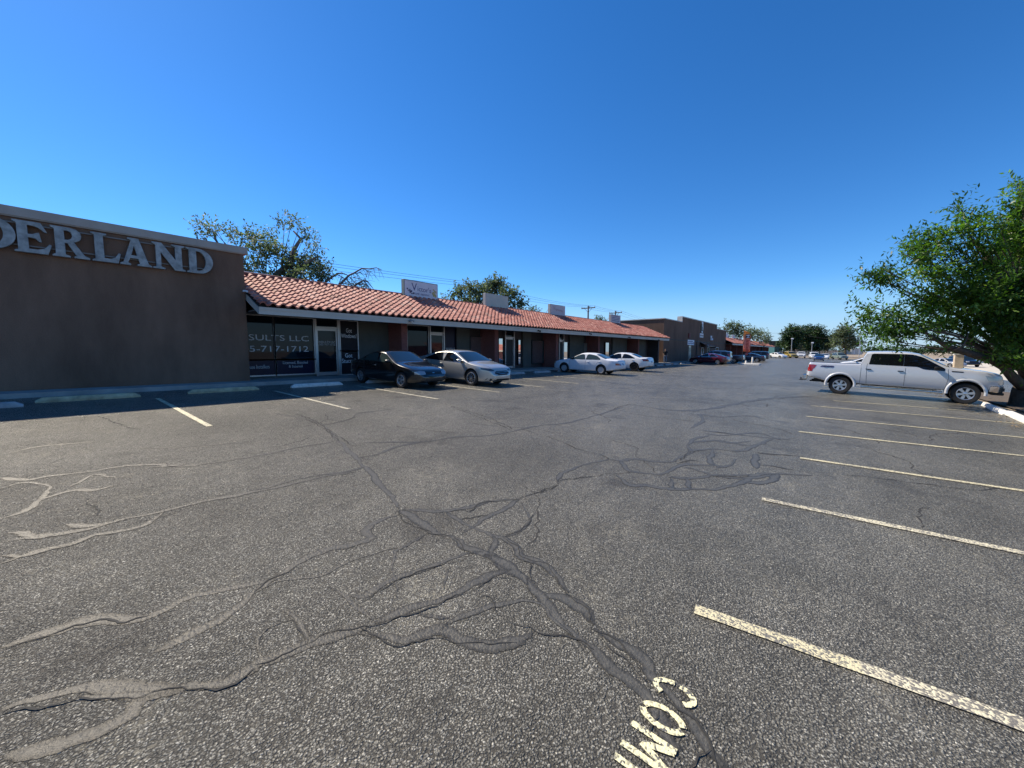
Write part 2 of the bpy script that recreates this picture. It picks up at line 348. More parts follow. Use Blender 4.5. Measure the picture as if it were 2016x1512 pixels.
M['leaf'] = tint_mat('ash_leaf',[(0,(.026,.058,.014)),(.45,(.070,.138,.026)),(.85,(.13,.21,.038)),(1,(.22,.27,.07))],.42,.46,spec=.35,nvar=.3,ns=.8)
M['leafg'] = tint_mat('dusty_leaf',[(0,(.070,.094,.054)),(.5,(.130,.158,.100)),(1,(.23,.25,.18))],.6,.42,spec=.18,nvar=.25,ns=.6)
M['leafd'] = tint_mat('dark_leaf',[(0,(.012,.030,.011)),(.5,(.028,.062,.018)),(1,(.060,.105,.028))],.5,.2,spec=.4,nvar=.3,ns=.3)
M['tyre'] = P('tyre_rubber',(.013,.013,.014),.8)
M['rim'] = P('alloy',(.55,.55,.56),.28,.85)
M['rimd'] = P('dark_alloy',(.02,.02,.021),.4,.5)
M['hub'] = P('silver_hubcap',(.42,.42,.43),.45,.4)
M['well'] = P('wheel_well',(.010,.010,.010),.9)
M['cglass'] = P('car_glass',(.005,.006,.008),.03,spec=.38)
M['cglassb'] = P('windscreen_glass',(.012,.022,.030),.03,spec=.7)
M['cglassg'] = P('greenish_car_glass',(.035,.050,.046),.03,spec=.6)
M['trimb'] = P('black_trim',(.012,.012,.013),.45)
M['chrome'] = P('chrome',(.70,.70,.70),.12,1.)
M['lampd'] = P('dark_headlight_lens',(.07,.075,.085),.10,.2,spec=.7,coat=.8)
M['tail'] = P('tail_light_lens',(.26,.012,.016),.15,spec=.6,coat=.5)
M['lamp'] = P('headlight_lens',(.36,.38,.40),.12,.35,spec=.7,coat=.6)
M['plate'] = P('number_plate',(.30,.33,.42),.5)
M['p_black'] = P('black_paint',(.006,.006,.007),.22,coat=1.)
M['p_silver'] = P('silver_paint',(.50,.485,.45),.32,.55,coat=1.)
M['p_truck'] = P('pale_silver_paint',(.56,.57,.60),.32,.15,coat=1.)
M['p_white'] = P('white_paint',(.70,.71,.73),.35,coat=.8)
M['p_whited'] = P('chalky_white_paint',(.66,.67,.71),.5,var=.07,vs=3.,coat=.3,obj=True)
M['p_maroon'] = P('maroon_paint',(.075,.006,.014),.25,coat=1.)
M['p_navy'] = P('dark_blue_paint',(.008,.012,.030),.25,coat=1.)
M['p_grey'] = P('grey_green_paint',(.16,.20,.18),.35,coat=.6)
M['p_gold'] = P('mustard_paint',(.36,.27,.06),.35,coat=.6)
M['p_teal'] = P('teal_paint',(.03,.10,.11),.5)
M['p_blue'] = P('blue_paint',(.012,.03,.10),.3,coat=.8)

# ---------------------------------------------------------------- ground, lot, walks
def sheet(name, xs, ys, dz, mat, parent=None, kind='structure'):
    xs = sorted(set(xs)); ys = sorted(set(ys))
    V = [(x,y,G(x,y)+dz) for y in ys for x in xs]; n = len(xs)
    F = [(j*n+i,j*n+i+1,(j+1)*n+i+1,(j+1)*n+i) for j in range(len(ys)-1) for i in range(n-1)]
    o = mobj(name,V,F,mat,parent,smooth=False); 
    if parent is None: tag(o,kind=kind)
    return o
sheet('ground',[-3000,-300,-60,-20,0,14,60,300,3000],[-3000,-300,-30,0,45,100,300,900,3000],-.03,M['dirt'])
lot = sheet('parking_lot',[-17.2,-12,-6,0,4.9],[-40,-30,-15,0,15,30,45,80,132],0,M['asphalt'])
sheet('asphalt_lane',[4.9,8,11.5],[33,45,80,132],0,M['asphalt'])
sheet('back_road',[-120,-60,-20,0,14,60,120],[132,150],.0,M['asphalt'])
sheet('concrete_street',[11.5,14,40,90],[33,45,80,132],-.012,M['street'])
sheet('planter_bed',[5.05,9,14],[8,15,24,32.6],.03,M['bed'])
sheet('concrete_apron',[14,40,90],[-40,-30,8,33],-.012,M['street'])
def ribbon(pts, wid, dz, jag=.0, step=.10, seed=0, taper=True, core=None, wob=0.):
    """a strip laid on the ground along a polyline of ground points"""
    r = random.Random(seed); P2 = [Vector((p[0],p[1])) for p in pts]
    # catmull-rom resample
    Q = []
    for i in range(len(P2)-1):
        p0=P2[max(i-1,0)];p1=P2[i];p2=P2[i+1];p3=P2[min(i+2,len(P2)-1)]
        k = max(2,min(60,int((p2-p1).length/step)))
        for j in range(k):
            t=j/k; Q.append(.5*((2*p1)+(p2-p0)*t+(2*p0-5*p1+4*p2-p3)*t*t+(3*p1-p0-3*p2+p3)*t**3))
    Q.append(P2[-1]); V=[]; n=len(Q); ph=r.random()*9; wl=wr=0.; pz=[r.random()*6.28 for _ in range(5)]; dist=0.
    for i,q in enumerate(Q):
        t=(Q[min(i+1,n-1)]-Q[max(i-1,0)]); t=t.normalized() if t.length>1e-9 else Vector((1,0)); s=Vector((-t.y,t.x))
        wl=.55*wl+.45*r.uniform(-1,1); wr=.55*wr+.45*r.uniform(-1,1)
        ww=wid*(1+(.32*math.sin(i*.23+ph)+.15*math.sin(i*.61+ph*2) if taper else .03*math.sin(i*.31+ph)))*.5
        if taper: ww*=min(1,(.25+i/4.),(.25+(n-1-i)/4.))
        dist+=(Q[i]-Q[i-1]).length if i else 0.; wv=sum(a_*math.sin(dist*6.28/l_+f_) for a_,l_,f_ in zip((1.,.6,.42,.26,.16),(.83,.37,.19,.105,.061),pz))*wob
        c=q+s*(jag*wid*(wl+wr)*.6+wv); a=c+s*ww*(1+jag*wl); b=c-s*ww*(1+jag*wr)
        if core is None: V += [(a.x,a.y,G(a.x,a.y)+dz),(b.x,b.y,G(b.x,b.y)+dz)]
        else:
            e=min(1,i/3.,(n-1-i)/3.); V += [(a.x,a.y,G(a.x,a.y)+dz),(c.x,c.y,G(c.x,c.y)+dz),(b.x,b.y,G(b.x,b.y)+dz)]; core += [0.,e,0.]
    if core is None: return V,[(2*i,2*i+1,2*i+3,2*i+2) for i in range(n-1)]
    return V,[(3*i+j,3*i+j+1,3*i+j+4,3*i+j+3) for i in range(n-1) for j in (0,1)]
Z4=lambda L:[(500+x/2.12375,800+y/2.12375) for x,y in L]
Z3=lambda L:[(x/2.16,800+y/2.16) for x,y in L]
Z6=lambda L:[(1060+x/3.733,840+y/3.733) for x,y in L]
Z5=lambda L:[(1200+x/2.066,780+y/2.066) for x,y in L]
Z8=lambda L:[(x/4.8,850+y/4.8) for x,y in L]
SEAL=[ # (pixel polyline, width in metres)
(Z4([(90,30),(200,50),(285,80),(360,150),(430,220),(480,270),(540,340),(580,390),(610,430)]),.10),
(Z4([(610,430),(700,490),(780,530),(830,540),(880,590),(960,620),(1030,650),(1080,690),(1130,720)]),.085),
(Z4([(960,620),(1030,650),(1080,690),(1130,720),(1200,770),(1290,800),(1380,860),(1410,920)]),.10),
(Z4([(1410,920),(1500,970),(1580,1020),(1640,1080),(1662,1140)])+[(1300,1350),(1345,1410),(1400,1475),(1450,1530)],.075),
(Z4([(1130,720),(1250,860),(1340,950),(1420,1020),(1500,1110),(1600,1180),(1650,1230)])+[(1296,1400),(1320,1450),(1345,1490)],.075),
(Z4([(610,430),(700,435),(800,440),(900,420),(1000,395),(1110,390)]),.05),
(Z4([(1110,390),(1040,430),(960,470),(930,500),(850,540)]),.055),
(Z4([(800,440),(860,480),(930,510),(1000,540),(1040,550),(1090,590),(1120,630),(1200,650),(1260,700),(1300,780)]),.06),
(Z4([(990,630),(1010,560),(1000,540)]),.055),
(Z4([(1110,400),(1150,450),(1140,500),(1040,550)]),.03),
(Z4([(610,455),(520,480),(470,520),(480,550),(400,580),(300,600),(220,640),(150,680),(80,720),(0,740)])+Z3([(900,790),(780,830),(660,890),(520,910),(400,905),(260,940),(130,985),(-20,1045)]),.07),
(Z3([(1200,710),(1080,800),(960,890),(830,960),(720,1020),(650,1050)]),.07),
(Z4([(960,610),(880,620),(740,670),(640,700),(560,740),(440,800),(370,790)]),.055),
(Z4([(1080,690),(980,710),(880,760),(760,810),(660,850),(560,880),(500,910)]),.085),
(Z4([(500,910),(430,940),(300,970),(180,1010),(60,1060),(0,1080)])+Z3([(960,1180),(800,1200),(620,1240),(560,1310),(420,1380),(280,1420),(100,1480),(-20,1510)]),.08),
(Z3([(800,1200),(700,1195),(600,1200),(440,1190),(300,1215),(100,1265),(-20,1295)]),.10),
(Z3([(760,1205),(640,1235),(520,1240),(400,1235),(300,1245)]),.05),
(Z4([(430,940),(560,970),(640,980),(740,950),(780,940),(900,980),(960,1000),(1080,980),(1180,950)]),.075),
(Z4([(780,940),(820,890),(900,870),(1000,840),(1120,815),(1200,830),(1290,920),(1340,960)]),.045),
(Z4([(690,855),(780,880),(830,890)]),.04),
(Z4([(720,540),(620,590),(590,610),(570,680),(600,720),(600,800)]),.028),
(Z4([(0,770),(100,730),(280,710),(400,650),(480,620),(600,590)]),.022),
(Z4([(300,760),(380,800),(430,840),(520,900)]),.035),
(Z4([(820,660),(790,740),(800,770)]),.028),
(Z4([(100,850),(170,880),(200,950),(210,1010)]),.025),
(Z4([(40,1060),(20,1000),(60,930),(180,890)]),.022),
(Z6([(150,405),(165,350),(250,310),(350,280),(440,255),(520,240)]),.05),
(Z6([(520,240),(600,250),(700,240),(850,255),(960,260),(1010,245),(1070,215),(1130,180),(1200,170),(1320,165),(1400,178)]),.06),
(Z6([(600,250),(650,310),(700,330),(820,345),(920,350),(1000,300),(1080,280),(1250,285),(1400,290)]),.06),
(Z6([(560,355),(620,390),(680,430),(800,435),(900,455),(1000,460),(1120,455),(1280,465),(1380,450),(1450,425),(1540,385),(1650,345),(1780,345)]),.07),
(Z6([(1070,300),(1200,330),(1300,360),(1480,380),(1620,370),(1780,350),(2016,360)]),.06),
(Z6([(1500,410),(1630,415),(1690,400),(1770,350)]),.08),
(Z6([(960,375),(1100,380),(1200,370),(1280,355),(1440,360),(1560,345)]),.06),
(Z6([(980,380),(980,440),(1010,460)]),.06),(Z6([(1090,370),(1110,420),(1090,455)]),.07),
(Z6([(1100,120),(1200,110),(1300,105),(1420,120),(1560,110)]),.10),
(Z6([(1130,180),(1100,140),(1120,110),(1180,80),(1260,65)]),.09),
(Z6([(1210,30),(1350,45),(1480,60),(1650,80),(1850,95)]),.12),
(Z6([(1400,178),(1500,175),(1600,140),(1720,90)]),.10),
(Z6([(1610,195),(1760,205),(1900,215)]),.08),(Z6([(1280,165),(1260,250),(1290,285)]),.10),
(Z6([(1430,230),(1440,260),(1400,290),(1300,300)]),.07),(Z6([(1600,200),(1590,270),(1600,310)]),.12),
(Z6([(1600,280),(1700,285),(1800,305),(1880,325)]),.06),
(Z5([(330,130),(380,100),(370,75),(450,85),(560,80),(640,95)]),.11),
(Z5([(380,150),(470,160),(600,150),(700,180)]),.10),(Z5([(350,185),(440,180),(560,200),(640,190)]),.09),
(Z5([(180,50),(300,60),(420,50),(520,30),(640,10),(800,2)]),.14),
(Z4([(440,155),(560,150),(700,150),(840,130),(1000,120),(1080,105),(1200,80),(1330,65),(1540,5)]),.07),
(Z4([(285,80),(400,55),(440,30),(600,10)]),.06),
(Z4([(430,215),(500,205),(600,170),(700,150)]),.07),
(Z4([(0,355),(120,320),(240,295),(400,270),(460,255)]),.07),
(Z3([(1512,280),(1400,295),(1250,330),(1100,360),(980,385),(840,410),(700,445),(560,475),(460,500),(380,510),(270,500)]),.08),
(Z3([(700,450),(620,500),(520,530),(400,550),(300,590),(150,620),(-10,672)]),.07),
(Z3([(480,495),(380,520),(240,545),(120,560),(-10,585)]),.09),
(Z8([(-10,440),(250,460),(450,420),(650,400),(850,380),(1020,350),(1250,320),(1500,310),(1700,330),(1900,310),(2016,290)]),.09),
(Z8([(-10,545),(130,500),(250,480),(400,500),(470,540),(420,620),(330,690),(200,760),(-10,835)]),.06),
(Z8([(600,545),(700,500),(760,470),(900,410),(1050,430),(1200,430),(1300,410)]),.04),
(Z8([(360,660),(600,580),(760,545),(900,550),(1100,510)]),.09),
(Z8([(-10,975),(150,960),(280,1000),(420,1000),(560,960),(760,925)]),.10),
(Z8([(-10,1180),(200,1170),(420,1120),(700,1060)]),.09),
(Z3([(0,210),(60,195),(150,175),(300,160),(420,150)]),.06),
(Z3([(640,262),(800,250),(940,236),(1120,205),(1300,170),(1420,150)]),.07),
(Z3([(560,180),(760,175),(900,165),(1100,150)]),.05),
]
V=[];F=[];CO=[]
for i,(pl,wd) in enumerate(SEAL):
    pts=[ong(*q) for q in pl]; v,f=ribbon(pts,wd*(.95+.045*min(8,pts[0].length))*(.62 if pts[0].x<-4.5 and pts[0].y<6 else .62 if pts[0].x>-3.2 and pts[0].y>6 else 1),.0018+.00004*i,.22,.05,i,core=CO,wob=.011)
    n=len(V); V+=v; F+=[tuple(k+n for k in q) for q in f]
sl_=mobj('crack_filler',V,F,M['seal'],lot); a_=sl_.data.attributes.new('core','FLOAT','POINT'); a_.data.foreach_set('value',np.array(CO,dtype=np.float32))
CRACK=[
Z6([(0,490),(100,450),(170,400),(300,380),(480,350),(580,350),(700,335)]),Z4([(1110,390),(1180,360),(1280,320)]),
Z6([(60,70),(130,95),(230,140),(340,180),(480,220),(520,240)]),Z6([(0,60),(-60,40),(-120,15)]),
Z5([(960,320),(1180,345),(1300,360),(1450,380),(1600,375),(1690,385)]),Z5([(0,60),(80,35),(180,50)]),
Z4([(820,0),(940,45),(1080,100)]),Z4([(940,780),(1000,810),(1040,880),(1120,930),(1210,960),(1340,970),(1420,1020)]),
Z4([(1410,920),(1480,960),(1550,1020),(1600,1090),(1615,1120)]),Z4([(1440,960),(1560,1060),(1615,1120)])+[(1285,1345),(1310,1372),(1345,1412),(1375,1440),(1395,1470),(1408,1512)],
Z4([(610,430),(610,460),(680,505),(740,535),(830,545)]),Z4([(830,545),(870,590),(930,620)]),
Z4([(800,440),(870,430),(900,445),(960,405),(1110,388)]),Z4([(860,470),(930,465),(980,460)]),
Z4([(1040,550),(1090,590),(1120,630),(1210,650),(1260,700),(1285,770),(1310,800),(1400,850),(1418,920)]),
Z4([(1150,450),(1140,500),(1050,550)]),Z4([(1120,640),(1170,660),(1150,700),(1190,745)]),
Z4([(1080,712),(980,725),(900,780),(760,835),(700,850),(560,895),(430,925),(300,965),(150,1030),(0,1090)]),
Z4([(430,940),(540,985),(640,995),(760,960),(900,995),(1000,1005),(1100,990)]),
Z4([(0,780),(60,740),(150,690),(240,650)]),Z4([(900,625),(740,680),(640,715),(440,812)]),
Z3([(0,1310),(120,1275),(330,1250),(500,1250),(640,1230),(800,1205),(960,1185),(1100,1110)]),Z3([(0,1045),(130,990),(280,945),(420,915),(500,925),(640,895)]),
Z3([(350,410),(400,430),(440,465)]),Z3([(560,500),(640,480),(760,450)]),Z3([(1300,45),(1370,80),(1440,150)]),Z3([(420,40),(500,75),(590,100)]),
Z4([(200,40),(285,80),(330,130)]),Z4([(285,80),(380,60),(430,45)]),Z4([(130,870),(170,885),(190,930),(200,1000)]),
Z8([(250,800),(420,740),(490,725)]),Z8([(700,410),(960,370),(1190,355)]),Z8([(1560,300),(1620,330),(1780,310)]),
Z6([(1000,262),(1060,230),(1130,185),(1200,172)]),Z6([(1000,285),(1100,250),(1200,255)]),Z6([(1240,355),(1440,372),(1620,372)]),Z6([(1700,285),(1880,322)]),
Z6([(1610,195),(1780,207),(1960,222)]),Z6([(1300,40),(1470,58)]),
[(1290,1470),(1270,1450),(1278,1420),(1300,1400)],[(1395,1470),(1370,1485),(1350,1512)],[(1272,1470),(1276,1490),(1290,1512)],
[(585,815),(640,845),(700,880)],[(890,800),(960,822),(1010,845)],[(1480,790),(1560,783),(1640,777)],
]
V=[];F=[]
for i,pl in enumerate(CRACK):
    pts=[ong(*q) for q in pl]; dd=min(p.length for p in pts)
    v,f=ribbon(pts,.0042+.0016*dd,.0046+.00004*i,1.1,.03,100+i,wob=.016); n=len(V); V+=v; F+=[tuple(k+n for k in q) for q in f]
mobj('open_crack',V,F,M['crack'],lot)
# hairline cracks wandering off the sealed ones
V=[];F=[]; rr=random.Random(5)
for i in range(70):
    x=rr.uniform(-13,3.5); y=rr.uniform(1.5,32); a=rr.choice([rr.uniform(-.4,.4),rr.uniform(1.2,2.)]); pts=[(x,y)]
    for k in range(rr.randint(3,9)):
        a+=rr.uniform(-.5,.5); x+=math.cos(a)*.3; y+=math.sin(a)*.3; pts.append((x,y))
    d=math.hypot(x,y); v,f=ribbon(pts,.005+.0013*d,.0012+.000006*i,1.1,.04,300+i,wob=.02); n=len(V); V+=v; F+=[tuple(k+n for k in q) for q in f]
mobj('hairline_crack',V,F,M['crack'],lot)
# stall lines
def stripe(p, q, wid, mat, dz=.0085):
    v,f=ribbon([(p[0]+(q[0]-p[0])*t/8,p[1]+(q[1]-p[1])*t/8) for t in range(9)],wid,dz,.05,.08,int(abs(p[1])*50),taper=False)
    mobj('stall_line',v,f,mat,lot)
for k,(a,b) in enumerate([((1368,1200),(2016,1430)),((1500,983),(2016,1090)),((1575,902),(2016,967)),((1572,850),(2016,898)),((1587,820),(2016,862)),((1597,799),(2016,835)),((1640,789),(1990,815)),((1668,771),(1867,790))]):
    A,B=ong(*a),ong(*b); t=(4.55-A.x)/(B.x-A.x); E_=A+(B-A)*t
    if k==0:
        Bm=A+(E_-A)*.16; stripe(A,Bm,.105,M['line']); stripe(Bm,E_,.105,M['lineold'])
    else: stripe(A,E_,.105,M['line'] if k not in (1,) else M['lineold'])
for k in range(-3,20):
    y=1.86+2.87*k; stripe((-14.1,y+.0),(-9.3 if k>0 else -9.1,y+.05),.10,M['line'] if k in (0,) else M['lineold'])
for k in range(9,20): stripe((-.3,-.3+2.75*k),(4.5,.3+2.75*k),.10,M['line'])
# stencilled lettering on the asphalt, read from the building side: COMPACT
def stencil(strokes, y0, dzi):
    V=[];F=[]
    for i,(pl,wd) in enumerate(strokes):
        pts=[(-.615+.205*v_, y0-.118*u_) for u_,v_ in pl]
        v,f=ribbon(pts,wd,.0065+.00003*i+.0002*dzi,.10,.012,i,taper=False); n=len(V); V+=v; F+=[tuple(k+n for k in q) for q in f]
    return V,F
arc=lambda a0,a1,rx=.5,ry=.5,cx=.5,cy=.5,n=12:[(cx+rx*math.cos(rad(a0+(a1-a0)*i/n)),cy+ry*math.sin(rad(a0+(a1-a0)*i/n))) for i in range(n+1)]
LET={'C':[(arc(35,172,.44,.44),.029),(arc(188,325,.44,.44),.029)],
 'O':[(arc(-80,80,.44,.44),.029),(arc(100,260,.44,.44),.029)],
 'M':[([(.02,.02),(.02,.98)],.029),([(.12,.95),(.5,.35)],.029),([(.5,.35),(.88,.95)],.029),([(.98,.02),(.98,.98)],.029)],
 'P':[([(.1,.02),(.1,.98)],.029),(arc(-88,88,.5,.24,.32,.72),.029)],
 'A':[([(.02,.02),(.42,.98)],.029),([(.98,.02),(.58,.98)],.029),([(.3,.32),(.7,.32)],.022)],
 'T':[([(.5,.02),(.5,.88)],.029),([(.02,.95),(.98,.95)],.029)]}
for i,ch in enumerate('COMPACT'):
    v,f=stencil(LET[ch],1.950-.176*i,i); mobj('stencilled_letter',v,f,M['stencil'],lot)

# sidewalk along the shops: a real step above the lot, its kerb face at x=-15.95
def walk(name,x0,x1,ys,h):
    b=MB(); ys=list(ys)
    for a,c in zip(ys[:-1],ys[1:]):
        z=lambda x,y:G(x,y)
        b.add([(x0,a,G(x1,a)+h+.01),(x1,a,G(x1,a)+h),(x1,c,G(x1,c)+h),(x0,c,G(x1,c)+h+.01),(x1,a,G(x1,a)-.2),(x1,c,G(x1,c)-.2)],[(0,1,2,3),(1,4,5,2)])
    return tag(b.build(name,M['walk']),kind='structure')
walk('sidewalk',-18.6,-16.0,[-30,-15,0,4.9,15,30,45,70,100,130,167],.13)
# parking blocks
def block(x,y,L,mat,label,name='wheel_stop',rz=math.pi/2,group='wheel stops along the shops',h=.13):
    e=[(-.085,0),(.085,0),(.085,.06),(.055,h),(-.055,h),(-.085,.06)]
    b=MB(); Mx=Matrix.Rotation(rz,4,'Z')
    n=6; V=[]
    for sx,ins in ((-L/2,0),(-L/2+.12,1),(L/2-.12,1),(L/2,0)):
        for (yy,zz) in e: V.append(Mx@Vector((sx,yy,zz*(1 if ins else .45))))
    F=[tuple(range(6))[::-1],tuple(18+k for k in range(6))]+[(i*6+k,i*6+(k+1)%6,(i+1)*6+(k+1)%6,(i+1)*6+k) for i in range(3) for k in range(6)]
    o=MB().add(V,F).build(name,mat,world=False,bevel=.01); o.location=(x,y,G(x,y)-.005)
    o.rotation_euler=(-.0081 if abs(rz-math.pi/2)<.5 else 0,.031,0)
    return tag(o,label,'wheel stop',group)
wl={0:('yellow weathered wheel stop at the foot of the brown wall, next to the grey one',M['stopy']),1:('yellow weathered wheel stop by the right corner of the brown wall',M['stopy']),2:('white wheel stop in front of the dark shop window lettered SULTS LLC',M['stopw']),3:('grey wheel stop half hidden behind the black sedan',M['stopg'])}
block(-14.2,-2.0,3.2,M['stopg'],'large bare grey wheel stop cut by the left edge of the photo')
for k in range(20):
    y=.68+2.87*k if k<6 else .9+2.87*k
    if 7.6<y<11.8 and k!=3: continue
    lb,mt=wl.get(k,(None,M['stopg']))
    if lb is None:
        lb={7:'grey wheel stop on open asphalt between the silver sedan and old white sedan'}.get(k,
          'bare grey wheel stop in the shade along the shop walk beyond the white cars' if k>9 else 'bare grey wheel stop beside the parked white sedans')
    if k>=13 and k<17: lb='bare grey wheel stop lying before the person by the taupe wall'
    block(-14.75,y,1.85,mt,lb)
for i,(p,q,lb) in enumerate([((1931,799),(1972,817),'white kerb block by the front tyre of the silver pickup'),((1977,817),(2040,844),'white kerb block cut by the right edge of the photo')]):
    A,B=ong(*p),ong(*q); d=B-A; block((A.x+B.x)/2+.08,(A.y+B.y)/2,d.length,M['stopw'],lb,'kerb_block',math.atan2(d.y,d.x),'white kerb blocks under the tree',.15)

# dry leaves blown against the kerb and out over the stalls
r=random.Random(31); V=[];F=[]
for k in range(900):
    if k<600: x=4.3+abs(r.gauss(0,.9))-.5; y=r.uniform(10,30)
    elif k<760: x=4.2+abs(r.gauss(0,.5))-.6; y=r.uniform(14,30)
    else: x=-14.6+abs(r.gauss(0,.25)); y=r.uniform(-3,48)
    a=r.uniform(0,6.28); L=r.uniform(.02,.055); z=G(x,y)+(.05 if x>5.05 else .012); c,s=math.cos(a)*L,math.sin(a)*L; n=len(V)
    V+=[(x-c,y-s,z),(x+s*.4,y-c*.4,z+L*.3),(x+c,y+s,z+.004),(x-s*.4,y+c*.4,z+L*.15)]; F.append((n,n+1,n+2,n+3))
tag(mobj('leaf_litter',V,F,P('dry_leaf',(.22,.15,.07),.8,var=.5,vs=1.),None),'dry fallen leaves scattered along the kerb blocks and the shop walk','leaves',None,'stuff')

# ---------------------------------------------------------------- buildings
def yx(px, X, py=690): return onx(px, py, X).y
def tile_roof(name, parent, y0, y1, xe, ze, xr, zr, rows=12, pitch=.33, ns=8, seed=1, mat=None):
    r = np.random.default_rng(seed); sl = Vector((xr-xe,0,zr-ze)); L = sl.length; sd = sl/L
    nrm = Vector((-sd.z,0,sd.x)); nrm = nrm if nrm.z > 0 else -nrm
    ncol = int(round((y1-y0)/pitch)); pitch = (y1-y0)/ncol; rl = L/rows
    u = np.linspace(0,1,ns+1)
    # an S tile: a barrel over two thirds, a shallow pan over the rest
    h = np.where(u<.62, .088*np.sin(np.pi*np.clip(u/.62,0,1))**.75, -.022*np.sin(np.pi*np.clip((u-.62)/.38,0,1)))
    V=[];F=[];T=[];base=0
    s0=np.array(sd);nn=np.array(nrm);E0=np.array((xe,0,ze))
    for i in range(rows):
        for j in range(ncol):
            ds=r.normal(0,.008); dz=r.normal(0,.004); sk=r.normal(0,.006)
            yy=y0+(j+u)*pitch
            lo=i*rl-.04+ds; hi=(i+1)*rl+.02
            for (s,up) in ((lo,-.004),(lo,.060),(lo+.5*rl,.036),(hi,.002)):
                P_=E0+s0*s+np.outer(h+up+dz,nn); P_[:,1]=yy+sk*(s-lo)
                V.append(P_)
            for q in range(3):
                for k in range(ns):
                    a=base+q*(ns+1)+k; F.append((a,a+1,a+ns+2,a+ns+1))
            t=float(np.clip(r.beta(1.7,1.7)+(.35 if r.random()<.03 else 0),0,1)); T+= [t]*(3*ns); base+=4*(ns+1)
    return mobj(name,np.concatenate(V),F,mat or M['tile'],parent,smooth=True,tint=T,sharp=50)

# --- the brown building carrying the big letters
wb=empty('letter_building',(-17,-5,.5),'brown stucco building with large blue-grey serif letters along its top edge','building')
YW=4.90; zc0,zc1=5.30,5.535
MB().box(-34,-17,-22,YW,-.1,zc0).build('wall',M['stucco'],wb)
b=MB(); b.box(-17.12,-16.90,-22.1,YW+.12,zc0,zc1); b.box(-34,-17.12,YW-.10,YW+.12,zc0,zc1-.004); b.box(-16.98,-16.93,-22,YW,zc0-.03,zc0)
b.build('parapet_cap',M['cap'],wb)
MB().box(-34,-17.12,-22,YW-.1,zc0-.2,zc0+.01).build('roof',M['felt'],wb)
LX=-16.86
def arcs(cx,cy,rx,ry,a0,a1,n=14): return [(cx+rx*math.cos(rad(a0+(a1-a0)*i/n)),cy+ry*math.sin(rad(a0+(a1-a0)*i/n))) for i in range(n+1)]
GL={
'D':([(0,1),(.36,1)]+arcs(.36,.5,.44,.5,88,-88)+[(.36,0),(0,0),(0,.04),(.08,.08),(.08,.92),(0,.96)],[(.29,.90)]+arcs(.34,.5,.25,.40,86,-86)+[(.29,.10)]),
'E':([(0,1),(.58,1),(.70,.72),(.655,.72),(.52,.85),(.42,.885),(.29,.89),(.29,.59),(.40,.60),(.48,.655),(.53,.67),(.57,.38),(.53,.38),(.45,.48),(.29,.50),(.29,.115),(.48,.115),(.63,.17),(.74,.33),(.78,.31),(.69,0),(0,0),(0,.035),(.08,.07),(.08,.92),(0,.965)],),
'R':([(0,1),(.42,1),(.58,.965),(.67,.87),(.69,.76),(.67,.66),(.60,.58),(.50,.53),(.74,.10),(.86,.045),(.86,0),(.50,0),(.50,.045),(.56,.07),(.36,.475),(.29,.475),(.29,.08),(.40,.04),(.40,0),(0,0),(0,.04),(.08,.08),(.08,.92),(0,.96)],[(.29,.90),(.38,.90),(.46,.86),(.49,.75),(.46,.64),(.38,.58),(.29,.575)]),
'L':([(0,1),(.38,1),(.38,.96),(.29,.92),(.29,.12),(.46,.12),(.58,.18),(.68,.36),(.72,.34),(.65,0),(0,0),(0,.04),(.08,.08),(.08,.92),(0,.96)],),
'A':([(.24,1),(.54,1),(.79,.09),(.88,.04),(.88,0),(.47,0),(.47,.04),(.55,.08),(.51,.26),(.27,.26),(.20,.08),(.28,.04),(.28,0),(0,0),(0,.04),(.09,.09),(.33,.92),(.24,.96)],[(.30,.36),(.485,.36),(.405,.76)]),
'N':([(0,1),(.25,1),(.62,.38),(.62,.92),(.53,.96),(.53,1),(.88,1),(.88,.96),(.79,.92),(.79,.08),(.87,.04),(.87,0),(.58,0),(.21,.66),(.21,.08),(.31,.04),(.31,0),(0,0),(0,.04),(.09,.08),(.09,.90),(0,.96)],),
'O':(arcs(.5,.5,.5,.5,0,345,22),arcs(.5,.5,.30,.38,0,345,22)),
'W':([(0,1),(.34,1),(.34,.96),(.27,.92),(.40,.36),(.55,1),(.72,1),(.86,.36),(.98,.92),(.90,.96),(.90,1),(1.2,1),(1.2,.96),(1.12,.92),(.88,0),(.76,0),(.62,.60),(.44,0),(.32,0),(.08,.92),(0,.96)],)}
zbL=(onx(33,494.5,LX).z+onx(103.5,502,LX).z+onx(366,535.5,LX).z)/3; ztL=(onx(27,434.5,LX).z+onx(363,484,LX).z)/2; hL=ztL-zbL
spans=[('W',None,None),('O',None,None),('N',None,None),('D',None,31),('E',28,102),('R',102,175),('L',180,236),('A',234,296),('N',298.5,362),('D',364.5,416.5)]
yE=yx(28,LX,470)
for i,(ch,a,c) in enumerate(spans):
    wgl=max(p[0] for p in GL[ch][0])
    if a is not None: ya,yb=yx(a,LX,480),yx(c,LX,490)
    else:
        yb=[yE-2.62,yE-1.72,yE-.82,yx(31,LX,470)][i]; ya=yb-.80*[1.25,1.02,.95,.92][i]
    sx=(yb-ya)/wgl
    glyph_obj('sign_letter',[[(p[0]*sx,p[1]*hL) for p in lp] for lp in GL[ch]],on_face(LX,ya,zbL),M['letter'],wb,.045,.006)
for zz in (zbL+.17,zbL+.74): MB().box(-16.965,-16.93,-4.2,3.75,zz,zz+.035).build('sign_rail',M['letters'],wb)

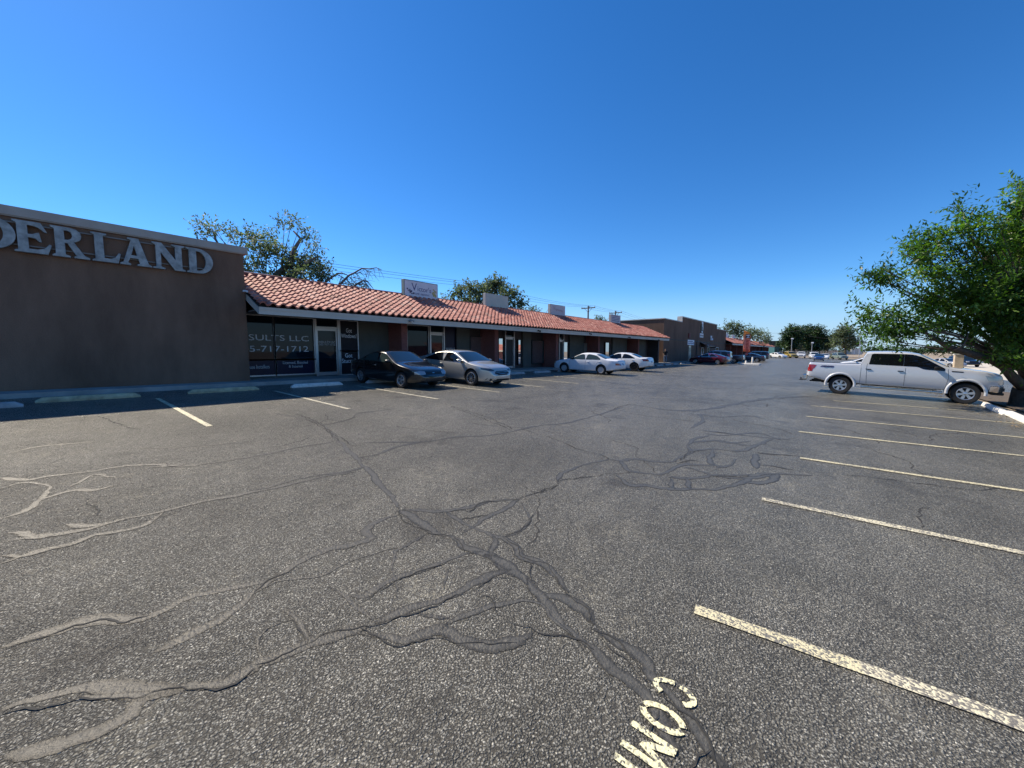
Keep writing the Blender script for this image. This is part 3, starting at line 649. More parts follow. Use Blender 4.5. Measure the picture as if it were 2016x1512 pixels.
# --- the long tiled shop building
FX,WX=-15.75,-18.15; Y0,Y1=4.93,50.0; ZE,ZR,XR=3.30,4.90,-19.10
tb=empty('tiled_shop_building',(-18,27,.3),'long single storey shop row with terracotta tile roof and dark storefronts behind brick piers','building')
tile_roof('roof',tb,Y0,Y1,FX+.06,ZE+.06,XR,ZR)
b=MB(); b.add([(FX+.0,Y0,ZE-.02),(FX,Y1,ZE-.02),(XR,Y1,ZR-.06),(XR,Y0,ZR-.06)],[(0,1,2,3)]); b.box(-33,XR-.02,Y0+.02,Y1-.02,4.2,4.62); b.build('roof_deck',M['felt'],tb)
b=MB()
for k in range(int((Y1-Y0)/.45)):
    y=Y0+.45*k; b.tube([(XR,y,ZR+.045),(XR,y+.47,ZR+.06)],[.085,.075],8)
b.build('ridge_cap',M['tile'],tb,smooth=True,sharp=50)
b=MB(); b.box(FX-.05,FX,Y0,Y1,ZE-.27,ZE-.015); b.box(FX,FX+.022,Y0,Y1,ZE-.115,ZE-.012)
# sloping barge boards at both gable ends
for y in (Y0,Y1-.05):
    s=(ZR-ZE)/(XR-FX); b.add([(FX-.05,y,ZE-.27),(XR,y,ZR-.33),(XR,y,ZR-.08),(FX-.05,y,ZE-.03),(FX-.05,y+.05,ZE-.27),(XR,y+.05,ZR-.33),(XR,y+.05,ZR-.08),(FX-.05,y+.05,ZE-.03)],[(0,1,2,3),(7,6,5,4),(0,4,5,1),(3,2,6,7)])
b.build('fascia',M['fascia'],tb)
MB().box(WX-.3,FX-.055,Y0+.06,Y1-.06,ZE-.10,ZE-.07).build('soffit',M['soffit'],tb)
b=MB(); b.box(-33,-18.45,Y0+.03,Y1-.06,-.2,4.2); b.box(-18.449,-18.30,Y0+.03,Y1-.06,-.2,ZE-.1)
b.build('wall',M['walld'],tb)
fl=lambda y: G(-16.0,y)+.14
def panel(a,c,mat,name='siding_panel',X0=-18.3,X1=-18.16,z0=None,z1=3.19):
    ya,yc=yx(a,WX),yx(c,WX); b=MB().box(X0,X1,ya,yc,(fl(yc)-.3 if z0 is None else z0),z1); return b.build(name,mat,tb)
def glass(a,c,z0,z1,mat,name='shop_window',frame=True,fw=.05):
    ya,yc=yx(a,WX),yx(c,WX)
    o=MB().box(-18.26,-18.225,ya,yc,z0,z1).build(name,mat,tb)
    if frame:
        b=MB(); b.box(-18.27,-18.15,ya-fw,ya,z0-fw,z1+fw); b.box(-18.27,-18.15,yc,yc+fw,z0-fw,z1+fw); b.box(-18.27,-18.152,ya,yc,z1,z1+fw); b.box(-18.27,-18.152,ya,yc,z0-fw,z0)
        b.build('frame',M['alu'] if frame is True else frame,o)
    return o
def door(a,c,zt=2.78,mat=None,fm=None):
    ya,yc=yx(a,WX),yx(c,WX); z0=fl((ya+yc)/2); o=MB().box(-18.22,-18.19,ya+.13,yc-.13,z0+.16,zt-.12).build('door',mat or M['glass'],tb)
    b=MB()
    b.box(-18.28,-18.10,ya,ya+.07,z0,3.18); b.box(-18.28,-18.10,yc-.07,yc,z0,3.18); b.box(-18.28,-18.102,ya+.07,yc-.07,zt,zt+.06)
    b.box(-18.235,-18.165,ya+.075,ya+.14,z0+.02,zt-.005); b.box(-18.235,-18.165,yc-.14,yc-.075,z0+.02,zt-.005); b.box(-18.235,-18.167,ya+.14,yc-.14,zt-.12,zt-.005); b.box(-18.235,-18.167,ya+.14,yc-.14,z0+.02,z0+.18)
    b.build('frame',fm or M['alu'],o)
    MB().tube([(-18.165,yc-.16,1.35+z0*.4),(-18.10,yc-.16,1.35+z0*.4),(-18.10,yc-.16,1.75+z0*.4),(-18.165,yc-.16,1.75+z0*.4)],.014,6).build('handle',M['alu'],o)
    MB().box(-18.262,-18.23,ya+.07,yc-.07,zt+.06,3.18).build('transom',M['glass'],tb)
    return o
def tfit(name,body,a,c,py,X,cap,parent,mat,ratio=1.0,**k):
    ya,yc=yx(a,X,py),yx(c,X,py); zz=onx((a+c)/2,py,X).z; wd=(yc-ya)*ratio; sz=cap/.69
    cu=bpy.data.curves.new('t','FONT'); cu.body=body; cu.size=sz; me=curve_mesh(cu); xs=[v.co.x for v in me.vertices]; w0=max(xs)-min(xs)
    return text_obj(name,body,sz,on_face(X,yc-wd/2,zz),mat,parent,.003,'CENTER',wd/w0,**k)
# unit 1
w1=glass(470,541,1.38,3.17,M['glass']); w1b=glass(470,541,.72,1.33,M['navy'],'kick_panel')
w2=glass(543.5,619,1.38,3.17,M['glass']); w2b=glass(543.5,619,.72,1.33,M['navy'],'kick_panel')
MB().box(-18.3,-18.14,Y0+.05,yx(622,WX),.2,.665).build('bulkhead',M['wallg'],tb)
d1=door(621,668); 
k1=glass(671.5,705,1.75,3.17,M['black'],'sign_panel'); k2=glass(671.5,705,.60,1.70,M['black'],'sign_panel')
TX=-18.218
tfit('lettering','RESULTS LLC',489.5,607,666,TX,.235,w2,M['dimwhite'],1.235)
tfit('lettering','505-717-1712',490.5,607,687.5,TX,.245,w2,M['dimwhite'],1.215)
tfit('lettering','In-House Installers',489,530.5,722.5,TX,.16,w1b,M['dimwhite'],1.36)
tfit('lettering','Licensed, Bonded\n& Insured',557,606,717.5,TX,.125,w2b,M['dimwhite'])
tfit('lettering','RESULTS LLC\n505 717-1712',628,660,676,-18.184,.085,d1,M['dimwhite'])
tfit('lettering','Got\nWindows?',671.5,702,656.5,TX,.20,k1,M['white'])
tfit('lettering','Got\nStucco?',673,700,705.5,TX,.20,k2,M['white'])
panel(707,767,M['wallg'])
o=glass(753,758.5,1.55,2.05,M['dimwhite'],'notice',False); 
def pier(p0,X1=-17.0,th=.36):
    y=yx(p0,X1); return MB().box(-18.3,X1,y,y+th,fl(y)-.3,ZE-.1).build('brick_pier',M['brick'],tb)
for px in (791,974,1094.5,1177.5,1256): pier(px)
# unit 2
glass(803,844,.75,3.15,M['glass']); d2=door(846,875); p2=glass(877,898,.6,3.15,M['navy'],'sign_panel',M['black'])
b=MB()
for k in range(7):
    y=yx(878.5,TX)+k*.105; b.box(TX,TX+.004,y,y+.03,1.72+.02*(k%3),1.93); b.box(TX,TX+.0043,y+.03,y+.075,1.72 if k%2 else 1.80,1.76 if k%2 else 1.84)
b.build('lettering',M['dimwhite'],p2)
panel(900,925,M['wallg']); glass(927,949.5,1.15,2.66,M['mirror'],'mirror_window',M['blk'])
# unit 3
glass(982.5,992.5,.72,2.62,M['mirror'],'mirror_window',M['blk']); door(994,1012.5,2.70,M['blk']); glass(1021,1027.5,.75,2.56,M['mirror'],'mirror_window',M['blk']); panel(1030,1046,M['wallg']); glass(1048.5,1070.5,.78,2.56,M['mirror'],'mirror_window',M['blk'])
# unit 4
door(1100,1109.5,2.66,M['blk']); glass(1110.8,1119.5,.75,2.52,M['mirror'],'mirror_window',M['blk']); panel(1122,1149,M['wallg']); panel(1150,1157,M['soffit'],'board',z1=2.5)
# unit 5
glass(1192.5,1201,.7,2.62,M['mirror'],'mirror_window',M['blk']); panel(1206,1234,M['wallg']); panel(1258,1271,M['wallg']); 
MB().box(-18.29,-16.95,49.6,49.94,-.2,3.19).build('end_wall',M['walld'],tb)
# flood lights on the fascia: each its own thing
def flood(px,py,lb,two=True):
    p=onx(px,py,FX+.03); e=empty('flood_light',p,lb,'flood light','flood lights along the fascia')
    MB().box(p.x-.03,p.x+.02,p.y-.06,p.y+.06,p.z-.05,p.z+.05).build('base',M['blk'],e)
    for s in ((-1,1) if two else (0,)):
        m=Matrix.Translation(p+Vector((.04,s*.10,.0)))@Matrix.Rotation(rad(115),4,'Y')@Matrix.Rotation(s*.5,4,'X')
        MB().lathe([(.0,-.02),(.03,-.02),(.035,.05),(.075,.13),(.07,.14),(0,.12)],m,12).build('lamp_head',M['steel'] if two else M['blk'],e,smooth=True,sharp=40)
flood(808,631,'grey twin flood light on the fascia below the grape sign')
flood(1060,651,'black flood light on the fascia over the reflecting window',False)
flood(1161,657,'small black flood light on the fascia above the old white sedan',False)
flood(1238,664,'small black flood light on the fascia above the newer white sedan',False)
flood(1296,669,'small black flood light near the far end of the fascia',False)
p=onx(480,573,-16.97); e=empty('wall_camera',p,'small white camera on the right edge of the brown lettered wall','camera')
MB().box(-17,-16.94,p.y-.03,p.y+.03,p.z-.03,p.z+.03).build('bracket',M['white'],e); MB().tube([p+Vector((.03,0,0)),p+Vector((.2,.05,-.03))],[.04,.035],10).build('lens_tube',M['white'],e)
# roof signs at the ridge
def sign(name,pa,pc,top,bot,X,th,face,cab,label,zlift=0):
    A=onx(pa,top[0],X);C=onx(pc,top[1],X); zb=(onx(pa,bot[0],X).z+onx(pc,bot[1],X).z)/2; zt=(A.z+C.z)/2
    e=empty(name,(X,(A.y+C.y)/2,zb),label,'sign','signs standing on the tiled roof')
    MB().box(X-th,X-.012,A.y,C.y,zb,zt).build('cabinet',cab,e,bevel=.01)
    MB().box(X-.012,X,A.y+.05,C.y-.05,zb+.05,zt-.05).build('sign_face',face,e)
    for y in (A.y+.25,C.y-.25):
        MB().tube([(X-th/2,y,zb-.55),(X-th/2,y,zb+.02)],.03,6).build('support',M['steel'],e); MB().tube([(X-th-.9,y,zb-.5),(X-th,y,zt-.2)],.02,6).build('brace',M['steel'],e)
    return e,A.y,C.y,zb,zt
SX=-18.85
e,ya,yc,zb,zt=sign('roof_sign',795,862,(548.5,560),(584,591.5),SX,.26,M['signf'],M['cabg'],"white roof sign lettered Victor's with grapes at left and hops at right")
wd,ht=yc-ya,zt-zb
t=text_obj('lettering','V',.62,on_face(SX+.001,ya+wd*.285,zb+ht*.60),M['ink'],e,.003)
t=text_obj('lettering',"ictor's",.40,on_face(SX+.001,ya+wd*.58,zb+ht*.53,-.02),M['ink'],e,.003,sx=1.02)
text_obj('lettering','HOME \u2022 BREWING',.155,on_face(SX+.001,ya+wd*.50,zb+ht*.235),M['ink'],e,.003,sx=.9)
b=MB(); r_=random.Random(3)
for k in range(26):
    u=k/26; cx=ya+wd*(.10+.17*u+r_.uniform(-.03,.03)); cz=zb+ht*(.47-.27*u+r_.uniform(-.07,.07)); b.lathe([(0,0),(.035,0),(.03,.015),(0,.02)],on_face(SX,cx,cz),9)
b.build('grape_emblem',M['purple'],e)
b=MB()
for k in range(26):
    a=r_.uniform(0,6.28); q=r_.uniform(0,1)**.5; b.lathe([(0,0),(.05,0),(.03,.014),(0,.016)],on_face(SX,ya+wd*(.885+.06*q*math.cos(a)),zb+ht*(.40+.24*q*math.sin(a))),6)
b.build('hop_emblem',M['hop'],e)
sign('roof_sign',956,1001,(577,583.5),(603.5,609),SX,.26,M['signg'],M['cabinet'],'blank grey-green roof sign in front of the round tree')
e,ya,yc,zb,zt=sign('roof_sign',1083.7,1113,(598,603),(620,624),SX,.26,M['signp'],M['cabinet'],'pinkish roof sign with a faded rose script V word')
wd,ht=yc-ya,zt-zb
text_obj('lettering','V',.5,on_face(SX+.001,ya+wd*.22,zb+ht*.64),M['inkp'],e,.003,shear=.3)
b=MB(); pts=[(SX,ya+wd*(.32+.5*k/20),zb+ht*(.56+.07*math.sin(k*1.5)-.004*k)) for k in range(21)]; b.tube(pts,.022,5); b.build('lettering',M['inkp'],e)
e,ya,yc,zb,zt=sign('roof_sign',1203,1222,(618,622),(635,638.5),SX,.26,M['signp'],M['cabinet'],'bluish roof sign with rows of faint lines, last on the near tile roof')
b=MB()
for k in range(4): b.box(SX,SX+.003,ya+.3,yc-.3-.15*(k%2),zb+.25+.17*k,zb+.31+.17*k)
b.build('lettering',M['ink'],e)
p=onx(490,541,-21.5); e=empty('roof_unit',(-22,6.6,4.62),'grey rooftop unit behind the tile ridge next to the brown wall','roof unit'); b=MB().box(-22.6,-21.5,6.05,7.3,4.62,5.42); b.box(-22.65,-21.45,6.0,7.35,5.42,5.47); b.build('casing',M['steel'],e); MB().box(-21.5,-21.48,6.2,7.1,4.8,5.3).build('louvre',M['blk'],e)

# --- the taupe parapet building
TXB=-17.0
pb=empty('parapet_building',(-17,70,0),'dark taupe stucco building with stepped parapet and pale trim beyond the tile roof','building')
b=MB().box(-38,TXB,51.7,90.3,-.5,5.94); b.box(-17.6,TXB-.003,59.5,81.5,5.94,6.70); b.build('wall',M['stucco2'],pb)
b=MB(); b.box(TXB-.25,TXB+.06,51.62,59.44,5.94,6.06); b.box(TXB-.66,TXB+.06,59.44,81.56,6.70,6.83); b.box(TXB-.25,TXB+.06,81.56,90.36,5.94,6.06)
b.box(-38,TXB-.25,51.62,51.9,5.94,6.055); b.box(TXB-.66,TXB+.06,59.38,59.5,5.94,6.70); b.box(TXB-.66,TXB+.06,81.5,81.62,5.94,6.70)
b.build('parapet_trim',M['capw'],pb)
MB().box(TXB,TXB+.03,51.7,90.3,3.28,3.38).build('band',M['blk'],pb)
def fb(a,c,t0,t1,X=TXB): # rectangle on the taupe wall from pixel edges
    A=onx(a,t0,X);C=onx(c,t1,X); return A.y,C.y,min(A.z,C.z),max(A.z,C.z)
y0,y1,z0,z1=fb(1353.3,1366.2,679,669.8); o=MB().box(TXB+.005,TXB+.05,y0,y1,z0,z1); e=empty('wall_banner',(TXB+.02,(y0+y1)/2,z0),'white banner with two rows of blue lettering on the taupe wall','sign'); o.build('board',M['white'],e)
b=MB()
for k in range(2):
    for j in range(9): 
        yy=y0+(y1-y0)*(.08+.085*j); b.box(TXB+.05,TXB+.053,yy,yy+(y1-y0)*.06,z0+(z1-z0)*(.2+.36*k),z0+(z1-z0)*(.44+.36*k))
b.box(TXB+.05,TXB+.0535,y1-(y1-y0)*.13,y1-(y1-y0)*.05,z0+.12,z1-.3); b.build('lettering',M['ink'],e)
y0,y1,z0,z1=fb(1377.5,1385,664,640); e=empty('wall_emblem',(TXB+.02,(y0+y1)/2,z0),'black wall plate with a white head emblem and lettered plate below','sign')
zm=z0+(z1-z0)*.36
MB().box(TXB+.005,TXB+.06,y0+.3,y1-.2,zm,z1).build('emblem_plate',M['blk'],e)
b=MB(); cy=(y0+y1)/2+.2; b.prism([(-.55,1.5),(.45,1.5),(.5,.2),(.25,.0),(.2,.55),(-.1,.8),(-.15,1.1),(-.55,1.2)],on_face(TXB+.06,cy,zm+.35),.01); b.prism([(-.45,0),(.35,0),(.35,.22),(-.45,.22)],on_face(TXB+.06,cy,zm+.05),.01); b.build('emblem',M['white'],e)
b=MB(); b.box(TXB+.005,TXB+.05,y0,y1,z0,zm-.1); b.build('name_plate',M['white'],e)
b=MB()
for j in range(5): yy=y0+(y1-y0)*(.08+.18*j); b.box(TXB+.05,TXB+.054,yy,yy+(y1-y0)*.11,z0+.15,zm-.3)
b.build('lettering',M['blk'],e)
# door, awning, lamp, pipes
y0,y1,_,_=fb(1355,1360,700,690); MB().box(TXB,TXB+.05,y0,y1,.1,2.6).build('door',M['p_grey'],pb)
y0,y1,_,_=fb(1380,1384.5,700,690); o=MB().box(TXB,TXB+.03,y0+.1,y1-.1,.05,2.3).build('door',M['glass'],pb); b=MB(); b.box(TXB,TXB+.08,y0,y0+.1,.05,2.4); b.box(TXB,TXB+.08,y1-.1,y1,.05,2.4); b.box(TXB,TXB+.079,y0+.1,y1-.1,2.3,2.4); b.build('frame',M['white'],o)
for a,c in ((1392.5,1395.5),(1408,1414)):
    y0,y1,_,_=fb(a,c,690,684); o=MB().box(TXB,TXB+.03,y0,y1,.9,2.4).build('window',M['glass'],pb); b=MB(); b.box(TXB,TXB+.06,y0-.12,y0,.8,2.5); b.box(TXB,TXB+.06,y1,y1+.12,.8,2.5); b.box(TXB,TXB+.059,y0,y1,2.4,2.5); b.box(TXB,TXB+.059,y0,y1,.8,.9); b.build('frame',M['steel'],o)
y0,y1,_,_=fb(1377,1391,690,690); e=empty('awning',(TXB,(y0+y1)/2,2.6),'dark blue sloping awning over the door of the taupe building','awning')
b=MB(); b.add([(TXB+.02,y0,3.25),(TXB+.02,y1,3.25),(TXB+1.5,y1,2.55),(TXB+1.5,y0,2.55),(TXB+.02,y0,3.21),(TXB+.02,y1,3.21),(TXB+1.5,y1,2.51),(TXB+1.5,y0,2.51),(TXB+1.5,y0,2.35),(TXB+1.5,y1,2.35)],[(0,1,2,3),(7,6,5,4),(0,3,7,4),(1,5,6,2),(7,8,9,6),(3,2,9,8)]); b.build('canopy',M['p_navy'],e)
for yy in (y0+.05,y1-.05): MB().tube([(TXB+.02,yy,2.4),(TXB+1.45,yy,2.5)],.02,6).build('arm',M['steel'],e)
for px in (1371,1427): y=yx(px,TXB+.05); MB().box(TXB,TXB+.1,y,y+.12,.1,3.27).build('downpipe',M['walld'],pb)
p=onx(1400.5,666,TXB+.15); e=empty('wall_lamp',p,'white wall lamp near the awning on the taupe building','lamp'); MB().box(TXB,TXB+.2,p.y-.25,p.y+.25,p.z+.05,p.z+.45).build('housing',M['white'],e); MB().lathe([(0,0),(.25,0),(.3,-.35),(0,-.4)],Matrix.Translation(p),10).build('lamp_head',M['white'],e)
p=onx(1357,660.5,TXB+.1); e=empty('vent_hood',p,'small dull red vent on the taupe wall above the banner','vent'); MB().box(TXB,TXB+.2,p.y-.3,p.y+.3,p.z-.35,p.z+.35).build('housing',M['brick'],e)

# --- the far tiled row
fbld=empty('far_tiled_building',(-18,128,-.1),'far row of shops with red tile roof beyond the taupe building','building')
Y2,Y3=90.4,167.; ze2,zr2=3.36,4.95
tile_roof('roof',fbld,Y2,Y3,FX+.06,ze2+.06,XR,zr2,rows=9,pitch=.40,ns=5,seed=4)
b=MB(); b.add([(FX,Y2,ze2-.02),(FX,Y3,ze2-.02),(XR,Y3,zr2-.06),(XR,Y2,zr2-.06)],[(0,1,2,3)]); b.box(-33,XR-.02,Y2+.02,Y3-.02,3.9,4.6); b.build('roof_deck',M['felt'],fbld)
b=MB().box(FX-.05,FX,Y2,Y3,ze2-.30,ze2-.015); s=1; b.add([(FX-.05,Y3-.05,ze2-.3),(XR,Y3-.05,zr2-.36),(XR,Y3-.05,zr2-.08),(FX-.05,Y3-.05,ze2-.03),(FX-.05,Y3,ze2-.3),(XR,Y3,zr2-.36),(XR,Y3,zr2-.08),(FX-.05,Y3,ze2-.03)],[(0,1,2,3),(7,6,5,4)]); b.build('fascia',M['capw'],fbld)
b=MB().box(-33,-18.3,Y2+.05,Y3-.1,-.6,4.2); b.build('wall',M['walld'],fbld); MB().box(-18.29,FX-.06,Y2+.06,Y3-.12,ze2-.1,ze2-.06).build('soffit',M['soffit'],fbld)
for k in range(10): y=Y2+5+7.4*k; MB().box(-18.29,-17.,y,y+.35,-.6,ze2-.1).build('brick_pier',M['brick'],fbld)
for k in range(10):
    y=Y2+1.2+7.4*k; MB().box(-18.3,-18.25,y,y+2.6,-.0,2.4).build('shop_window',M['glass'],fbld); MB().box(-18.3,-18.2,y+2.75,y+2.95,-.4,2.7).build('post',M['capw'],fbld)
for (a,c,t,bb,lb) in ((1430,1436.5,656.5,667,'tall pale roof sign beside the taupe building on the far tile roof'),(1443,1446,659,667,'small pale roof sign between taller ones on the far tile roof'),(1457,1461.5,661.5,670,'pale roof sign just left of the feather flag on the far tile roof'),(1472.5,1474.5,664.5,672,'narrow pale roof sign just right of the feather flag'),(1490,1496,667,674,'last pale roof sign near the end of the far tile roof')):
    A=onx(a,t,SX);C=onx(c,t,SX); e=empty('roof_sign',(SX,A.y,4.95),lb,'sign','signs on the far tiled roof')
    zt=onx((a+c)/2,t,SX).z; MB().box(SX-.3,SX-.01,A.y,A.y+2.6,4.75,zt).build('cabinet',M['capw'],e); MB().box(SX-.01,SX,A.y+.05,A.y+2.55,4.85,zt-.06).build('sign_face',M['signf'],e)

# --- the row across the lot, which the shop windows mirror
ob=empty('opposite_building',(27,62,-1),'row of shops with orange tile roof across the lot, mirrored in the shop windows','building')
tile_roof('roof',ob,50,98,25.3,2.0,28.6,3.5,rows=7,pitch=.8,ns=4,seed=9)
MB().box(25.3,25.4,50,98,1.7,2.0).build('fascia',M['fascia'],ob); b=MB().box(27.4,40,50.1,97.9,-1.2,2.9); b.build('wall',M['brick'],ob)
for k in range(6): MB().box(27.35,27.4,51+8*k,54.5+8*k,-.7,1.5).build('shop_window',M['glass'],ob)

# ---------------------------------------------------------------- vehicles
GK=np.exp(-.5*np.linspace(-2,2,9)**2); GK/=GK.sum()
def prof(pts, sm=.05):
    xs=np.array([p[0] for p in pts]);zs=np.array([p[1] for p in pts])
    return lambda x: float((np.interp(np.clip(x+np.linspace(-2,2,9)*sm,xs[0],xs[-1]),xs,zs)*GK).sum())
def resample(pl,n):
    p=[Vector((q[0],q[1],0)) for q in pl]; d=[0]
    for a,b in zip(p,p[1:]): d.append(d[-1]+(b-a).length)
    out=[]
    for k in range(n):
        s=d[-1]*k/(n-1); i=0
        while i<len(d)-2 and d[i+1]<s: i+=1
        t=(s-d[i])/max(1e-9,d[i+1]-d[i]); out.append(p[i].lerp(p[i+1],min(1,t)))
    return out
class Car: pass
def car_body(S):
    top=prof(S['top'],S.get('sm',.045)); belt=prof(S['belt'],.1); bot=prof(S['bot'],.06)
    xR,xF=S['top'][0][0],S['top'][-1][0]; hw=S['hw']; tum=S.get('tum',.36)
    tf,tr=S.get('taper',(.34,.20)); nf,nr=S.get('nose',(.95,.75))
    def plan(x):
        t=max(0,(x-(xF-nf))/nf); u=max(0,((xR+nr)-x)/nr); t=min(t,1);u=min(u,1)
        return (1-tf*t**2.4)*(1-.16*t**12)*(1-tr*u**2.4)*(1-.14*u**12)
    def side(x,z):
        y=hw*plan(x); zm=S.get('zmax',.66); bz=belt(x)
        if z<zm: y*=1-.055*((zm-z)/.45)**2
        elif z<bz: y*=1-.03*((z-zm)/max(.1,bz-zm))**2
        else: y=y*.97-tum*(z-bz)-S.get('step',.0)*min(1,(z-bz)/.05)
        return max(y,.05)
    xs=sorted(set(list(np.round(np.linspace(xR,xF,74),4))+[xR+d for d in (.012,.03,.06,.1,.16)]+[xF-d for d in (.012,.03,.06,.1,.16)]))
    rings=[];n_=S.get('n',2.7)
    for x in xs:
        zt=top(x);zb=bot(x);bz=belt(x); c=min(1,max(0,(zt-bz-.02)/.22)); c=c*c*(3-2*c)
        rr=min((1-c)*S.get('rh',.10)+c*S.get('rc',.15),(zt-zb)*.4); zc=zt-rr; ys=side(x,zc); H=[]
        h0=side(x,zb+.05)
        H.append((0,zb));H.append((h0*.6,zb));H.append((h0-.07,zb+.0));H.append((h0-.012,zb+.035))
        for z in np.linspace(zb+.09,zc,11): H.append((side(x,z),z))
        for k in range(1,12):
            a=math.pi/2*k/11; H.append((ys*max(0,math.cos(a))**(2/n_) if k<11 else 0.,zc+rr*math.sin(a)**(2/n_)))
        rings.append([(x,y,z) for y,z in H]+[(x,-y,z) for y,z in H[-2:0:-1]])
    m=len(rings[0]);V=[p for r in rings for p in r];F=[]
    for i in range(len(rings)-1):
        for k in range(m): F.append((i*m+k,i*m+(k+1)%m,(i+1)*m+(k+1)%m,(i+1)*m+k))
    for base,x,sg in ((0,xR,-1),((len(rings)-1)*m,xF,1)):
        r=rings[0 if sg<0 else -1]; zc=(r[0][2]+r[m//2][2])/2; inner=[]
        # two shrinking rings round the end off
        prevb=base
        for sc,dx in ((.86,.035),(.5,.055)):
            nb=len(V); V+=[(x+sg*dx,p[1]*sc,zc+(p[2]-zc)*sc) for p in r]
            for k in range(m):
                q=(prevb+k,prevb+(k+1)%m,nb+(k+1)%m,nb+k); F.append(q if sg>0 else q[::-1])
            prevb=nb
        nb=len(V); V.append((x+sg*.06,0,zc))
        for k in range(m): 
            q=(prevb+k,prevb+(k+1)%m,nb); F.append(q if sg>0 else q[::-1])
    bm=bmesh.new(); vs=[bm.verts.new(v) for v in V]
    for f in F: bm.faces.new([vs[i] for i in f])
    bmesh.ops.remove_doubles(bm,verts=bm.verts,dist=1e-5); bmesh.ops.recalc_face_normals(bm,faces=bm.faces)
    me=bpy.data.meshes.new('body'); bm.to_mesh(me); bm.free()
    C=Car(); C.S=S; C.me=me; C.top=top;C.belt=belt;C.bot=bot;C.side=side;C.xF=xF;C.xR=xR;C.hw=hw
    me.calc_loop_triangles()
    C.bvh=BVHTree.FromPolygons([v.co[:] for v in me.vertices],[tuple(p.vertices) for p in me.polygons])
    return C
def cut(o, cutters):
    b=MB()
    for c in cutters: b.add(c.v,c.f)
    k=mobj('cutter',b.v,b.f,M['well']); md=o.modifiers.new('cut','BOOLEAN'); md.object=k; md.operation='DIFFERENCE'; md.solver='EXACT'; md.use_self=True; md.material_mode='TRANSFER'
    dg=bpy.context.evaluated_depsgraph_get(); dg.update(); me=bpy.data.meshes.new_from_object(o.evaluated_get(dg)); o.modifiers.clear(); old=o.data; o.data=me; me.name='body'
    bpy.data.objects.remove(k)
    me.polygons.foreach_set('use_smooth',np.ones(len(me.polygons),dtype=bool)); me.set_sharp_from_angle(angle=rad(34))
DIRS={'left':((1,0,0),(0,0,1),(0,-1,0)),'right':((1,0,0),(0,0,1),(0,1,0)),'front':((0,1,0),(0,0,1),(-1,0,0)),'rear':((0,1,0),(0,0,1),(1,0,0)),'top':((1,0,0),(0,1,0),(0,0,-1))}
def patch(C, parent, name, lo, hi, d, mat, off=.004, n=14, m=5, thick=None):
    """a skin laid on the body: the region between two outlines seen along a direction"""
    if isinstance(d,str): U,W_,D=[Vector(q) for q in DIRS[d]]
    else: D=Vector(d).normalized(); W_=Vector((0,0,1)); U=W_.cross(D).normalized()*(-1 if D.x>0 else 1)
    A=resample(lo,n);B=resample(hi,n); V=[];ok=True
    for j in range(m):
        for i in range(n):
            q=A[i].lerp(B[i],j/(m-1)); o=U*q.x+W_*q.y-D*6
            h=C.bvh.ray_cast(o,D)
            if h[0] is None:
                g=C.bvh.find_nearest(U*q.x+W_*q.y-D*1.0); V.append(g[0]+g[1]*off)
            else:
                nn=h[1] if h[1].dot(D)<0 else -h[1]; V.append(h[0]+nn*off)
    F=[(j*n+i,j*n+i+1,(j+1)*n+i+1,(j+1)*n+i) for j in range(m-1) for i in range(n-1)]
    # outward winding
    if len(V)>n+1:
        f=F[len(F)//2]; nrm=(V[f[1]]-V[f[0]]).cross(V[f[3]]-V[f[0]])
        if nrm.dot(D)>0: F=[q[::-1] for q in F]
    return mobj(name,V,F,mat,parent,smooth=True,world=False)
def seam(C,parent,name,pl,d,mat,wd=.007,off=.003):
    q=resample(pl,16); lo=[];hi=[]
    for i,p in enumerate(q):
        t=(q[min(i+1,15)]-q[max(i-1,0)]).normalized(); s=Vector((-t.y,t.x,0))*wd/2; lo.append((p.x-s.x,p.y-s.y)); hi.append((p.x+s.x,p.y+s.y))
    return patch(C,parent,name,lo,hi,d,mat,off,n=16,m=2)
def merge(name,objs,parent):
    V=[];F=[];mats=[];mi=[]
    for o in objs:
        n=len(V); V+=[v.co[:] for v in o.data.vertices]; F+=[tuple(i+n for i in p.vertices) for p in o.data.polygons]
        mt=o.data.materials[0]
        if mt not in mats: mats.append(mt)
        mi+=[mats.index(mt)]*len(o.data.polygons); bpy.data.objects.remove(o)
    return mobj(name,V,F,mats,parent,mi,True,False)
